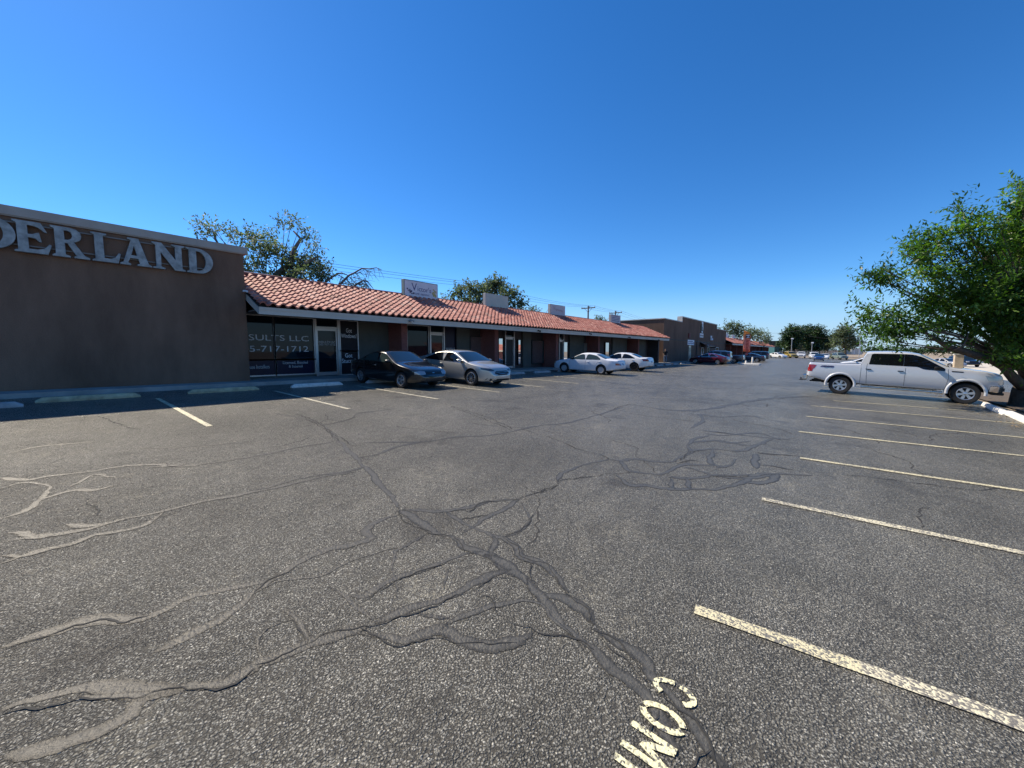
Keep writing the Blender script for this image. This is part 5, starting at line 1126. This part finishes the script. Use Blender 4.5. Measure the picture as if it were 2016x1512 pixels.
# ---------------------------------------------------------------- trees
def leaves(clumps, L, Wd, seed, per=10, droop=.25, up=.25, dens=40., maxn=400):
    """many separate leaves along short twigs through each clump; returns verts, faces, tints"""
    r=np.random.default_rng(seed); VV=[];TT=[]
    for (c,rd) in clumps:
        rd=np.asarray(rd if hasattr(rd,'__len__') else (rd,rd,rd*.82)); n=int(min(maxn,max(6,dens*rd.prod()*4.2)))
        d=r.normal(size=(n,3)); d/=np.linalg.norm(d,axis=1)[:,None]; rr=r.random(n)**.42
        base=np.array(c)+d*rd*rr[:,None]
        o=d*.75+r.normal(size=(n,3))*.55+np.array((0,0,up)); o/=np.linalg.norm(o,axis=1)[:,None]
        tone=np.clip(.42+.30*r.normal()*.5+r.normal(size=n)*.16,0,1)
        for k in range(per):
            side=np.cross(o,r.normal(size=(n,3))); side/=np.linalg.norm(side,axis=1)[:,None]+1e-9
            p=base+o*(L*.42*(k-per*.3))
            ld=o*.55+side*.75+r.normal(size=(n,3))*.18; ld[:,2]-=droop; ld/=np.linalg.norm(ld,axis=1)[:,None]
            wv=np.cross(ld,r.normal(size=(n,3))*.6+np.array((0,0,1.))); wv/=np.linalg.norm(wv,axis=1)[:,None]+1e-9
            s=(.65+.6*r.random(n))[:,None]; l=ld*L*s; q=wv*Wd*.5*s; nz=np.cross(ld,wv)*Wd*.18
            VV.append(np.stack([p,p+l*.45+q+nz,p+l,p+l*.45-q+nz],1)); TT.append(np.clip(tone+r.normal(size=n)*.10,0,1))
    V=np.concatenate(VV).reshape(-1,3); n=len(V)//4; F=np.arange(n*4).reshape(n,4); return V,F,np.concatenate(TT)
def fast_mesh(name,V,F,mat,parent,tint):
    V=V-np.array(worg(parent)); me=bpy.data.meshes.new(name); n=len(F)
    me.vertices.add(len(V)); me.vertices.foreach_set('co',V.astype(np.float32).ravel())
    me.loops.add(n*4); me.loops.foreach_set('vertex_index',F.astype(np.int32).ravel())
    me.polygons.add(n); me.polygons.foreach_set('loop_start',np.arange(0,n*4,4,dtype=np.int32))
    a=me.attributes.new('tint','FLOAT','FACE'); a.data.foreach_set('value',tint.astype(np.float32)); me.materials.append(mat); me.update(); me.validate()
    o=bpy.data.objects.new(name,me); COL.objects.link(o); o.parent=parent; return o
def tree(name,label,base,clumps,trunk_r,mat,seed,L=.15,Wd=.05,dens=40.,fork=None,group=None,per=10,limbs=None,bark=None,droop=.25,maxn=400,twig=True,lk=(.22,.42)):
    e=empty(name,base,label,'tree',group); base=Vector(base); r=random.Random(seed)
    cen=sum((Vector(c[0]) for c in clumps),Vector())/len(clumps); fork=Vector(fork) if fork else base.lerp(Vector((cen.x,cen.y,cen.z)),.45)
    b=MB(); mid=base.lerp(fork,.5)+Vector((r.uniform(-.1,.1),r.uniform(-.1,.1),0))
    b.tube([base-Vector((0,0,.15)),base+Vector((0,0,.12)),mid,fork],[trunk_r*1.5,trunk_r*1.1,trunk_r*.92,trunk_r*.8],12)
    for i,(c,rd) in enumerate(clumps):
        c=Vector(c); a=fork.lerp(c,.5)+Vector((r.uniform(-.12,.12),r.uniform(-.12,.12),.10))*(c-fork).length*.5; k=trunk_r*r.uniform(*lk)
        b.tube([fork,fork.lerp(a,.55)+Vector((0,0,-.03)),a,a.lerp(c,.6),c],[k*1.15,k,k*.7,k*.45,k*.2],6)
        if twig:
            R_=rd if not hasattr(rd,'__len__') else rd[0]
            for q in range(4):
                d=Vector((r.gauss(0,1),r.gauss(0,1),r.gauss(.3,.8))).normalized()*R_*.9; b.tube([c.lerp(a,.2),c+d*.5,c+d],[k*.22,k*.13,k*.05],4)
    for pts,rs in (limbs or []): b.tube(pts,rs,9)
    b.build('trunk',bark or M['bark'],e,smooth=True)
    V,F,T=leaves(clumps,L,Wd,seed,per,droop,dens=dens,maxn=maxn); fast_mesh('crown',V,F,mat,e,T); return e
def pxc(lst,t,jit=0,seed=1,sq=.85):
    r=random.Random(seed); out=[]
    for q in lst:
        tt=q[3] if len(q)>3 else t+r.uniform(-jit,jit); R_=q[2]*tt/FPX; out.append((at(q[0],q[1],tt),(R_,R_,R_*sq)))
    return out
# the big tree over the pickup
C1=[(1712,540,20),(1735,548,22),(1758,552,20),(1740,532,12),(1775,570,14),
 (1702,622,18),(1722,640,24),(1750,650,26),(1785,655,24),(1705,602,10),(1735,615,16),(1770,628,22),(1810,645,22),(1700,655,14),(1730,668,14),(1770,678,12),
 (1780,500,14),(1800,480,20),(1812,505,24),(1835,470,26),(1850,455,18),(1840,500,26),(1870,490,20),(1820,535,24),(1855,535,26),
 (1885,402,14),(1895,425,20),(1905,455,24),(1885,450,14),(1925,425,14),(1930,445,20),(1900,490,22),
 (1965,440,12),(1950,490,22),(1940,530,26),(1975,520,18),(1900,535,30),
 (2005,360,16),(2015,400,28),(2000,440,30),(2030,470,40),(1990,480,18),(2040,380,30),
 (1840,590,34),(1890,585,36),(1940,585,36),(1990,570,34),(2030,560,44),(1850,635,28),(1900,640,30),(1950,640,32),(2000,630,36),(2040,640,40),(1825,612,22),
 (1860,670,14),(1990,690,22),(2012,705,24),(1960,672,18),(1905,672,14)]
rt=random.Random(12); C1=[(q[0],q[1],q[2]*.93,14.4-.9*max(0,(q[0]-1700)/320)+rt.uniform(-.5,.5)) for q in C1]+[(1958,700,14,13),(2040,715,26,12.6),(2095,395,48,14),(2080,480,80,14),(2090,600,80,13),(2160,420,90,15),(2170,560,90,15),(2260,480,100,16),(2120,660,60,13),(2000,500,40,16),(1950,590,44,16)]
tb0=Vector((5.75,23.3,G(5.75,23.3)+.02))
lim=[([tb0+Vector((0,0,.6)),at(1996,745,14.2),at(1975,722,14),at(1945,706,13.9),at(1905,694,13.8),at(1860,680,13.8),at(1815,650,13.8)],[.20,.16,.13,.11,.095,.07,.04]),
     ([tb0+Vector((.1,0,.8)),at(2004,690,14),at(1985,610,13.8),at(1960,530,13.8),at(1915,470,14)],[.24,.20,.15,.10,.04]),
     ([tb0+Vector((.3,.1,.6)),at(2040,680,14),at(2060,560,14),at(2050,440,14)],[.26,.22,.15,.06]),
     ([at(1876,690,13.7),at(1895,682,13.6),at(1903,668,13.6),at(1906,655,13.6)],[.035,.03,.025,.02])]
tree('shade_tree','large leafy green tree with dark leaning trunk over the silver pickup',tb0,pxc(C1,14),.40,M['leaf'],21,L=.175,Wd=.060,dens=135.,fork=tb0+Vector((.1,0,1.2)),limbs=lim,per=11,maxn=900,lk=(.07,.14))
# behind the tiled row
GB='trees behind the tiled shop row'
C2=[(412,448,20),(398,440,13),(396,468,11),(422,446,11),(478,468,24),(452,458,12),(500,470,14),(525,478,27),(512,500,24),(500,530,28),(498,555,24),(545,500,24),(560,440,15),(575,436,15),(590,446,13),(600,462,14),(612,478,15),(622,484,10),(575,520,30),(605,520,28),(630,524,24),(600,550,30),(560,555,28),(636,552,20),(530,555,26),(640,535,14),(620,575,20),(580,580,22)]
bA=Vector((*at(540,640,24).xy,.6))
L2=[([bA+Vector((0,0,2.6)),at(545,540,24),at(570,520,24),at(580,490,24),at(592,470,24),at(578,455,24)],[.30,.22,.15,.12,.09,.05]),([bA+Vector((0,0,2.6)),at(575,545,24),at(600,520,24),at(625,505,24)],[.28,.2,.12,.05]),
    ([at(520,560,24),at(440,500,24),at(424,470,24),at(418,452,24)],[.14,.08,.06,.03]),([at(480,520,24),at(415,485,24),at(404,468,24)],[.1,.05,.03])]
tree('back_tree','sparse grey-green tree with visible limbs behind the brown lettered wall',bA,pxc(C2,24,1.2,3),.34,M['leafg'],5,L=.20,Wd=.095,dens=29.,group=GB,limbs=L2,per=9,droop=.1,lk=(.08,.16),bark=M['dead'])
e=empty('bare_tree',at(668,640,24),'leafless tree with thin drooping grey branches above the tile ridge','tree',GB); b=MB(); r=random.Random(8)
Zd=lambda L:[at(630+x/15.5,510+y/15.5,24) for x,y in L]
for L_,k in (([(60,900),(200,660),(380,540),(540,440),(650,430),(820,480),(900,560)],.085),([(380,540),(540,480),(700,560),(800,640),(900,740)],.04),([(480,920),(600,780),(760,620),(880,500),(1050,420),(1280,285),(1500,300),(1720,265),(1880,330)],.085),([(880,500),(1050,440),(1200,420),(1300,370)],.03),([(1280,285),(1400,330),(1550,400)],.03),([(800,600),(880,690),(960,800),(1010,900)],.035),([(920,560),(1000,640),(1080,760)],.03),([(900,960),(1000,860),(1160,740),(1320,660),(1440,680),(1560,820),(1660,960)],.075),([(1160,770),(1350,760),(1480,840),(1510,950)],.04),([(1320,660),(1420,760),(1560,900)],.03),([(1010,560),(1200,600),(1340,660)],.03),([(650,560),(600,680),(560,780)],.025),([(640,740),(830,730),(950,820),(1000,880)],.03),([(180,800),(280,750),(360,800)],.04)):
    P_=Zd(L_); b.tube(P_,[k*(1-.8*i/(len(P_)-1)) for i in range(len(P_))],6)
    for q in range(9):
        i=r.randrange(1,len(P_)); p=P_[i].lerp(P_[i-1],r.random()); d=Vector((r.uniform(-.5,.5),r.uniform(-.2,.9),r.uniform(-.6,.35))); b.tube([p,p+d*.4,p+d*.8+Vector((0,0,-.2))],[.016,.011,.006],4)
b.tube([at(668,640,24)+Vector((0,0,-3)),Zd([(480,920)])[0]],[.25,.1],8); b.tube([at(668,640,24),Zd([(60,900)])[0]],[.2,.09],8); b.tube([at(668,640,24),Zd([(900,960)])[0]],[.2,.08],8)
b.build('branches',M['dead'],e,smooth=True)
C3=[(905,572,18),(890,584,14),(912,560,10),(888,598,12),(930,566,16),(945,572,20),(965,566,22),(985,562,20),(975,552,12),(1000,574,18),(1015,578,15),(1025,590,13),(940,595,22),(965,598,24),(1000,598,20),(920,590,18),(1020,602,14),(1032,596,6)]
bB=Vector((*at(962,650,38).xy,.4))
tree('round_tree','dense round green tree behind the blank roof sign',bB,pxc([(q[0],q[1]+2,q[2]*.82) for q in C3],38,1.5,4),.4,M['leafg'],6,L=.26,Wd=.15,dens=30.,group=GB,per=9,lk=(.1,.2))
for k,(pl,t,lb) in enumerate((([(873,588,7),(878,593,7)],38,'small bushy treetop just right of the grape sign'),([(1047,611,9),(1055,614,7),(1040,614,6)],44,'small treetop between the blank sign and the pinkish sign'),([(1178,627,7),(1184,629,6)],56,'tiny green treetop right of the bare utility pole'),([(1192,632,5)],56,'tiny green treetop just left of the last near roof sign'),([(708,572,10),(722,575,9),(690,570,9)],30,'low green treetop beneath the bare drooping branches'))):
    tree('small_treetop',lb,Vector((*at(pl[0][0],690,t).xy,.3)),pxc(pl,t,.4,k),.1,M['leafg'],30+k,L=.2,Wd=.1,dens=60.,group=GB,per=8)
GF='trees beyond the taupe building'
for k,(pl,t,lb) in enumerate((([(1426,646,9),(1438,642,10),(1448,646,12),(1458,644,9),(1440,655,10),(1430,637,6),(1455,655,10),(1446,660,10)],100,'airy olive tree right behind the taupe parapet building'),([(1468,654,8),(1476,650,9),(1484,655,9),(1478,662,9),(1470,664,9)],110,'yellow-green tree behind the tip of the feather flag'),([(1490,658,8),(1498,656,9),(1506,662,9),(1512,668,8),(1500,668,9),(1517,671,5)],115,'bluish green tree at the right end of the far tile roof'))):
    tree('far_tree',lb,Vector((*at(pl[1][0],700,t).xy,-.2)),pxc(pl,t,2,k),.3,M['leafg'],40+k,L=.5,Wd=.26,dens=3.2,group=GF,per=8)
GD='trees at the end of the lot'
for k,(pl,t,mt,lb) in enumerate((([(1540,680,8),(1548,672,10),(1552,660,11),(1560,650,11),(1568,656,11),(1556,676,11),(1566,670,12),(1546,684,8),(1562,684,9)],150,'leafd','tall dark green tree left of the wooden pole, left part of the big crown'),
  ([(1578,654,11),(1590,650,10),(1600,655,11),(1610,650,9),(1616,660,11),(1585,668,13),(1602,670,13),(1620,672,11),(1592,682,11),(1610,684,10)],156,'leafd','tall dark green tree behind the wooden pole, right part of the big crown'),
  ([(1630,668,8),(1637,664,6),(1628,678,9),(1638,676,8),(1624,684,8)],160,'leafd','smaller dark tree between the big crown and the pale green tree'),
  ([(1660,652,9),(1650,660,10),(1668,644,7),(1672,652,9),(1664,664,13),(1680,666,10),(1646,676,9),(1660,682,9),(1690,674,10),(1676,680,9),(1648,668,8)],135,'leafg','pale green airy tree behind the bed of the silver pickup'))):
    tree('lot_end_tree',lb,Vector((*at(pl[4][0],702,t).xy,-.4)),pxc(pl,t,3,k),.4,M[mt],60+k,L=.62,Wd=.40,dens=2.6,group=GD,per=9,maxn=520)
r=random.Random(4); ln=[]
for k in range(46):
    x=1700+k*9; ln.append((x,690+r.uniform(-2.5,1.5),7+r.uniform(-2,3),240+r.uniform(-20,20)))
for k in range(30): x=1400+k*10; ln.append((x,694,5+r.uniform(-1,2),300))
V,F,T=leaves(pxc(ln,240),.9,.7,77,6,dens=.8,maxn=160); e=fast_mesh('treeline',V,F,M['leafd'],empty('far_woods',(0,0,0)),T); p_=e.parent; e.parent=None; e.location=(0,0,0); bpy.data.objects.remove(p_); tag(e,'low dark line of distant trees on the horizon','trees',None,'stuff')
# shrubs by the mustard car and along the far kerb
for k,(px,py,R_,t,lb) in enumerate(((1543,703,5,125,'low yellowish shrub left of the mustard car'),(1566,703,5,125,'low green shrub right of the mustard car'),(1640,702,5,118,'dark low shrub behind the pale far sedan'))):
    V,F,T=leaves(pxc([(px,py,R_,t)],t),.3,.2,80+k,7,dens=24); e=empty('shrub',at(px,py+4,t),lb,'shrub'); fast_mesh('leaves',V,F,M['leafg'],e,T)

# ---------------------------------------------------------------- poles and wires
def upole(p,h,label,arm=2.4,name='utility_pole',group='utility poles in the alley'):
    e=empty(name,p,label,'pole',group); x,y,z=p
    MB().tube([(x,y,z-.2),(x,y,z+h)],[.17,.11],10).build('shaft',M['wood'],e,smooth=True,sharp=50)
    b=MB(); zt=z+h-.35; b.box(x-arm/2,x+arm/2,y-.07,y+.07,zt-.07,zt+.07); b.tube([(x-arm*.3,y,zt),(x,y,zt-.7)],.025,5); b.tube([(x+arm*.3,y,zt),(x,y,zt-.7)],.025,5); b.build('crossarm',M['wood'],e)
    b=MB()
    for s in (-.47,.1,.47): b.lathe([(.03,0),(.06,.06),(.04,.12),(.06,.18),(0,.22)],Matrix.Translation((x+s*arm,y,zt+.07)),8)
    b.build('insulator',M['steel'],e); return [Vector((x+s*arm,y,zt+.27)) for s in (-.47,.1,.47)]
pA=upole((-30,29.2,0),8.9,'utility pole whose crossarm pokes out of the round tree',2.7); pB=upole((-30,55.2,0),8.9,'bare utility pole with crossarm above the tile roof'); pC=upole((-30,65.2,0),8.9,'utility pole peeking over the last near roof sign')
pZ=[Vector((-30+dx,-45,9.1)) for dx in (-1.2,.3,1.2)]; pD=[Vector((-30+dx,105,8.6)) for dx in (-1.1,.2,1.1)]
def wire(a,c,sag,label,g='overhead wires behind the shops',rd=.013):
    pts=[a.lerp(c,k/16)-Vector((0,0,sag*4*(k/16)*(1-k/16))) for k in range(17)]; e=MB().tube(pts,rd,5).build('overhead_wire',M['wire'],smooth=True); tag(e,label,'wire',g)
for A,B,sg,lb in ((pZ,pA,1.1,'thin overhead wire over the brown wall to the pole in the round tree'),(pA,pB,.45,'thin overhead wire from the round tree to the bare utility pole'),(pB,pC,.15,'short overhead wire between the two right hand alley poles'),(pC,pD,.7,'overhead wire sloping down behind the taupe building')):
    for a,c in zip(A,B): wire(a,c,sg,lb)
pm=ong(1587,697.5); tp=at(1592,643,pm.length/Vector(ray(1587,697)).length); upole((pm.x,pm.y,pm.z),tp.z-pm.z,'tall thick wooden pole in front of the big dark trees',.8,'wooden_pole','poles at the end of the lot')
for px,pt,py,lb in ((1557.5,667,697,'slim lamp post with bright head left of the wooden pole'),(1597.5,675,697,'short lamp post with bright head right of the wooden pole'),(1691,644,700,'thin dark pole in front of the pale green tree')):
    p=at(px,py,118); h=at(px,pt,118).z-p.z; e=empty('lamp_post',p,lb,'lamp post','poles at the end of the lot'); MB().tube([p-Vector((0,0,.5)),p+Vector((0,0,h))],[.10,.07],8).build('shaft',M['steel'],e)
    if pt>660: MB().obox(Matrix.Translation(p+Vector((.1,-.2,h))),.6,.5,.35).build('lamp_head',M['white'],e,bevel=.05)
for k,(a,c,lb) in enumerate(((at(1592,646,128),at(1500,655,170),'faint wire from the wooden pole towards the far tile roof'),(at(1592,646,128),at(1700,646,118),'faint wire from the wooden pole over the pale green tree'),(at(1592,661,128),at(1690,663,118),'lower faint wire from the wooden pole to the thin dark pole'))): wire(a,c,.8,lb,'far overhead wires',.03)

# ---------------------------------------------------------------- kerbed island, bollards, flag, post
i0,i1=ong(1458,717.3),ong(1491,719); e=empty('kerb_island',((i0.x+i1.x)/2,(i0.y+i1.y)/2,G(-8,61)),'pale concrete kerbed island at the end of the parked row','kerb')
MB().box(i0.x,i1.x+.2,60.5,62.3,G(-8,61)-.1,G(-8,61)+.16).build('slab',M['stopw'],e,bevel=.03)
for px,pt,pb,lb in ((1468.3,710,717.5,'short pale bollard on the island below the feather flag'),(1481,703,717.5,'taller leaning pale bollard on the island right of the flag')):
    p=ong(px,pb); z=p.z+.15; h=at(px,pt,(p.xy.length)/Vector(ray(px,pb)[:2]).length).z-z; o=empty('bollard',(p.x,p.y,z),lb,'bollard','pale bollards on the island'); MB().lathe([(.0,0),(.11,0),(.11,h-.08),(.08,h),(0,h+.01)],Matrix.Translation((p.x,p.y,z)),14).build('post',M['stopw'],o,smooth=True,sharp=40)
# feather flag
p=ong(1461,717); t=p.xy.length/Vector(ray(1461,717)[:2]).length; zt=at(1461,651.5,t).z; zb=at(1461,692,t).z
e=empty('feather_flag',p,'tall orange pink feather flag on a dark pole beside the kerbed island','flag')
MB().tube([(p.x,p.y,p.z),(p.x,p.y,zb),(p.x,p.y,(zb+zt)/2),(p.x+.02,p.y,zt-.5),(p.x+.12,p.y,zt-.15),(p.x+.35,p.y,zt)],[.03,.03,.022,.018,.014,.01],8).build('pole',M['blk'],e)
b=MB().box(p.x-.45,p.x+.45,p.y-.04,p.y+.04,p.z,p.z+.05); b.box(p.x-.04,p.x+.04,p.y-.45,p.y+.45,p.z+.001,p.z+.049); b.build('base',M['blk'],e)
m,n,pp=nodes('orange_flag_cloth'); g=N(n,'ShaderNodeTexCoord'); s=N(n,'ShaderNodeSeparateXYZ'); n.links.new(g.outputs['Object'],s.inputs[0]); mr=N(n,'ShaderNodeMapRange'); n.links.new(s.outputs[2],mr.inputs[0]); mr.inputs[1].default_value=zb-p.z; mr.inputs[2].default_value=zt-p.z
rp=ramp(n,mr.outputs[0],[(0,(.72,.22,.09)),(.18,(.78,.36,.29)),(.55,(.76,.38,.31)),(.72,(.78,.40,.24)),(.86,(.80,.42,.13)),(1,(.80,.42,.13))]); nz=N(n,'ShaderNodeTexNoise',i_Scale=5.); n.links.new(g.outputs['Object'],nz.inputs['Vector']); rv=ramp(n,nz.outputs[0],[(.35,.8),(.65,1.25)]); cc=mixc(n,1.,rp.outputs[0],rv.outputs[0],'MULTIPLY'); n.links.new(cc,pp.inputs['Base Color']); pp.inputs['Roughness'].default_value=.8
tr_=N(n,'ShaderNodeBsdfTranslucent'); n.links.new(cc,tr_.inputs['Color']); mx=N(n,'ShaderNodeMixShader'); mx.inputs[0].default_value=.5; n.links.new(pp.outputs[0],mx.inputs[1]); n.links.new(tr_.outputs[0],mx.inputs[2]); n.links.new(mx.outputs[0],n.nodes['Material Output'].inputs['Surface'])
V=[];H=22;Wn=8
for j in range(H+1):
    v=j/H; z=zb+(zt-zb)*v; wd=.86 if v<.78 else .86*math.sqrt(max(0,1-((v-.78)/.225)**2))
    for i in range(Wn+1):
        u=i/Wn; V.append((p.x+.03+wd*u*.94,p.y+wd*u*.35+.05*math.sin(7*v+4*u),z-.05*u))
F=[(j*(Wn+1)+i,j*(Wn+1)+i+1,(j+1)*(Wn+1)+i+1,(j+1)*(Wn+1)+i) for j in range(H) for i in range(Wn)]
o=mobj('banner',V,F,m,e,smooth=True); sd=o.modifiers.new('thick','SOLIDIFY'); sd.thickness=.015; sd.offset=0
ax=Vector((.94,.35,0)).normalized(); Mf=Matrix(((ax.x,0,ax.y,p.x+.50),(ax.y,0,-ax.x,p.y+.10),(0,1,0,zb+(zt-zb)*.74),(0,0,0,1)))
b=MB(); b.prism([(-.27,-.3),(.27,-.3),(.27,.25),(-.27,.25)],Mf@Matrix.Translation((0,0,.06)),.012); b.build('emblem',M['navy'],e); b=MB(); b.prism([(-.2,.02),(.2,.05),(.2,.17),(-.2,.14)],Mf@Matrix.Translation((0,0,.075)),.01); b.prism([(-.15,-.22),(.17,-.2),(.17,-.07),(-.15,-.1)],Mf@Matrix.Translation((0,0,.075)),.01); b.build('emblem_mark',M['white'],e)
b=MB(); r=random.Random(2)
for k in range(11): b.prism([(-.18,0),(.10+.1*r.random(),0),(.10+.1*r.random(),.12),(-.18,.12)],Mf@Matrix.Translation((0,-.62-.20*k,.065)),.008)
b.build('lettering',P('flag_ink',(.36,.07,.06),.8),e)
# pale square post beyond the pickup's bonnet
p=at(1881,770,16.2); p.z=G(p.x,p.y); e=empty('square_post',p,'pale square wooden post standing behind the bonnet of the silver pickup','post'); zt=at(1881,698,16.2).z
MB().box(p.x-.13,p.x+.13,p.y-.13,p.y+.13,p.z-.1,zt).build('shaft',P('pale_timber',(.50,.40,.29),.8,var=.2,vs=5.),e,bevel=.012); MB().box(p.x-.15,p.x+.15,p.y-.15,p.y+.15,zt,zt+.03).build('cap',M['stopw'],e)
# ---------------------------------------------------------------- things along the far edge
def wallbox(name,a,c,top,bot,t,th,mat,label,cat,mk=None):
    A=at(a,bot,t);C=at(c,bot,t); zt=at((a+c)/2,top,t).z; zb=min(A.z,C.z)-.8; d=(C-A); d.z=0; L_=d.length; ang=math.atan2(d.y,d.x); e=empty(name,((A.x+C.x)/2,(A.y+C.y)/2,zb),label,cat)
    Mx=Matrix.Translation(((A.x+C.x)/2,(A.y+C.y)/2,(zb+zt)/2))@Matrix.Rotation(ang,4,'Z')@Matrix.Translation((0,th/2,0)); MB().obox(Mx,L_,th,zt-zb).build('wall',mat,e)
    MB().obox(Mx@Matrix.Translation((0,-.03,(zt-zb)/2+.06)),L_+.2,th+.2,.12).build('coping',mk or mat,e)
    b=MB(); n=max(2,int(L_/4))
    for k in range(n): b.obox(Mx@Matrix.Translation((-L_/2+L_*(k+.5)/n,-th/2-.02,-.2)),.25,.05,(zt-zb)*.7)
    b.build('pilaster',mk or mat,e); return e
wallbox('block_wall',1613,1650,690.5,700,165,.4,P('peach_wall',(.55,.40,.31),.85,var=.1,vs=1.),'pale peach wall below the dark trees at the end of the lot','wall')
wallbox('dark_building',1572,1611,676,699,172,8,M['walld'],'dark brown building shaded beneath the big trees','building',M['wood'])
wallbox('trailer',1676,1698,686,694,150,3,M['capw'],'long pale trailer roof seen above the bed of the silver pickup','trailer',M['white'])
wallbox('teal_container',1524,1537,683,699,150,4,M['p_teal'],'teal container at the right end of the far tiled row','container',M['blk'])
wallbox('far_house',1514,1540,671.5,690,200,9,M['walld'],'dark roofed house beyond the end of the far tile roof','building',M['blk'])
wallbox('cream_wall',1885,2060,701,716,85,.3,P('cream_wall_paint',(.62,.55,.42),.85,var=.1,vs=1.),'low sunlit cream wall seen under the limbs of the big tree','wall')
# chain link fence along the back of the lot
A=at(1535,694,140);B_=at(1665,694,140); e=empty('chain_link_fence',(A.x,A.y,A.z),'grey chain link fence along the back of the lot','fence'); b=MB(); n=24
for k in range(n+1): q=A.lerp(B_,k/n); b.tube([(q.x,q.y,q.z-2),(q.x,q.y,q.z+.5)],.04,5)
b.build('post',M['steel'],e); b=MB(); b.tube([A+Vector((0,0,.5)),B_+Vector((0,0,.5))],.03,5)
d=(B_-A); L_=d.length
for k in range(int(L_/.35)):
    q=A+d*(k*.35/L_); q2=q+d.normalized()*2.4
    if (q2-A).length<L_: b.tube([(q.x,q.y,q.z-1.9),(q2.x,q2.y,q2.z+.5)],.008,3,cap=False); b.tube([(q2.x,q2.y,q.z-1.9),(q.x,q.y,q.z+.5)],.008,3,cap=False)
b.build('mesh_panel',M['steel'],e)

# ---------------------------------------------------------------- the person by the taupe wall
def skin(name,pts,edges,rads,mat,parent,sub=1,root=0):
    me=bpy.data.meshes.new(name); me.from_pydata(pts,edges,[]); o=bpy.data.objects.new(name,me); COL.objects.link(o); sk=o.modifiers.new('skin','SKIN'); sk.use_smooth_shade=True
    for i,q in enumerate(rads): me.skin_vertices[0].data[i].radius=(q,q) if not hasattr(q,'__len__') else q
    me.skin_vertices[0].data[root].use_root=True
    s=o.modifiers.new('sub','SUBSURF'); s.levels=sub; s.render_levels=sub; me.materials.append(mat); o.parent=parent; return o
px_,py_=-16.45,50.9; e=empty('person',(px_,py_,G(-16,py_)+.14),'person in a dark shirt and light jeans standing by the taupe wall','person',rz=rad(200))
pts=[(0,0,.95),(0,0,1.12),(0,0,1.32),(0,0,1.47),(0,.01,1.56),(0,.02,1.66),(0,.015,1.74)]; ed=[(0,1),(1,2),(2,3),(3,4),(4,5),(5,6)]; rd_=[(.15,.11),(.14,.105),(.17,.11),(.11,.08),.055,(.075,.09),(.06,.075)]
def ch(parent_i,L_):
    i=parent_i
    for q,r_ in L_: pts.append(q); rd_.append(r_); ed.append((i,len(pts)-1)); i=len(pts)-1
    return i
for s in (-1,1):
    ch(0,[((s*.10,0,.86),.085),((s*.11,.01,.50),.062),((s*.115,-.02,.10),.042),((s*.12,.10,.04),.04),((s*.12,.17,.03),.03)])
    h=ch(3,[((s*.19,0,1.42),.06),((s*.24,-.02,1.15),.045),((s*.23,.06,.93),.034),((s*.23,.08,.86),(.018,.036))])
    for k in range(4): ch(h,[((s*.23,.055+.018*k,.80),.010),((s*.225,.06+.018*k,.755-.006*abs(k-1.5)),.008)])
    ch(h,[((s*.215,.125,.83),.011),((s*.21,.135,.80),.009)])
skin('body',pts,ed,rd_,P('skin_tone',(.30,.17,.11),.6),e,2)
# face: nose, eyes, mouth, ears on the head
b=MB(); b.lathe([(.012,0),(.018,.02),(0,.03)],Matrix.Translation((0,.10,1.655))@Matrix.Rotation(-math.pi/2,4,'X'),6)
for s in (-1,1): b.lathe([(.02,0),(.024,.012),(0,.016)],Matrix.Translation((s*.075,.02,1.66))@Matrix.Rotation(s*math.pi/2,4,'Y'),8)
b.build('ear_and_nose',P('skin_tone_b',(.30,.17,.11),.6),e,world=False); b=MB()
for s in (-1,1): b.lathe([(0,0),(.011,0),(0,.006)],Matrix.Translation((s*.033,.098,1.685))@Matrix.Rotation(-math.pi/2,4,'X'),8)
b.box(-.025,.025,.095,.103,1.613,1.62); b.build('eyes_and_mouth',M['blk'],e,world=False)
skin('hair',[(0,.0,1.69),(0,-.01,1.75),(0,-.04,1.70)],[(0,1),(1,2)],[(.085,.095),(.07,.08),.07],M['blk'],e,2)
skin('shirt',[(0,0,.90),(0,0,1.12),(0,0,1.33),(0,0,1.46),(.195,0,1.42),(.24,-.02,1.20),(-.195,0,1.42),(-.24,-.02,1.20)],[(0,1),(1,2),(2,3),(3,4),(4,5),(3,6),(6,7)],[(.185,.14),(.175,.135),(.195,.135),(.12,.09),.085,.075,.085,.075],P('black_shirt',(.012,.012,.016),.9),e,2)
skin('trousers',[(0,0,.96),(.10,0,.86),(.11,.01,.50),(.115,-.02,.07),(-.10,0,.86),(-.11,.01,.50),(-.115,-.02,.07)],[(0,1),(1,2),(2,3),(0,4),(4,5),(5,6)],[(.16,.12),.10,.08,.072,.10,.08,.072],P('light_jeans',(.16,.20,.27),.9,var=.2,vs=8.),e,2)
for s in (-1,1): MB().prism([(-.045,-.09),(.045,-.09),(.05,.10),(.03,.19),(-.03,.19),(-.05,.10)],Matrix.Translation((s*.118,0,.0)),.075).build('shoe',M['blk'],e,world=False,bevel=.02)
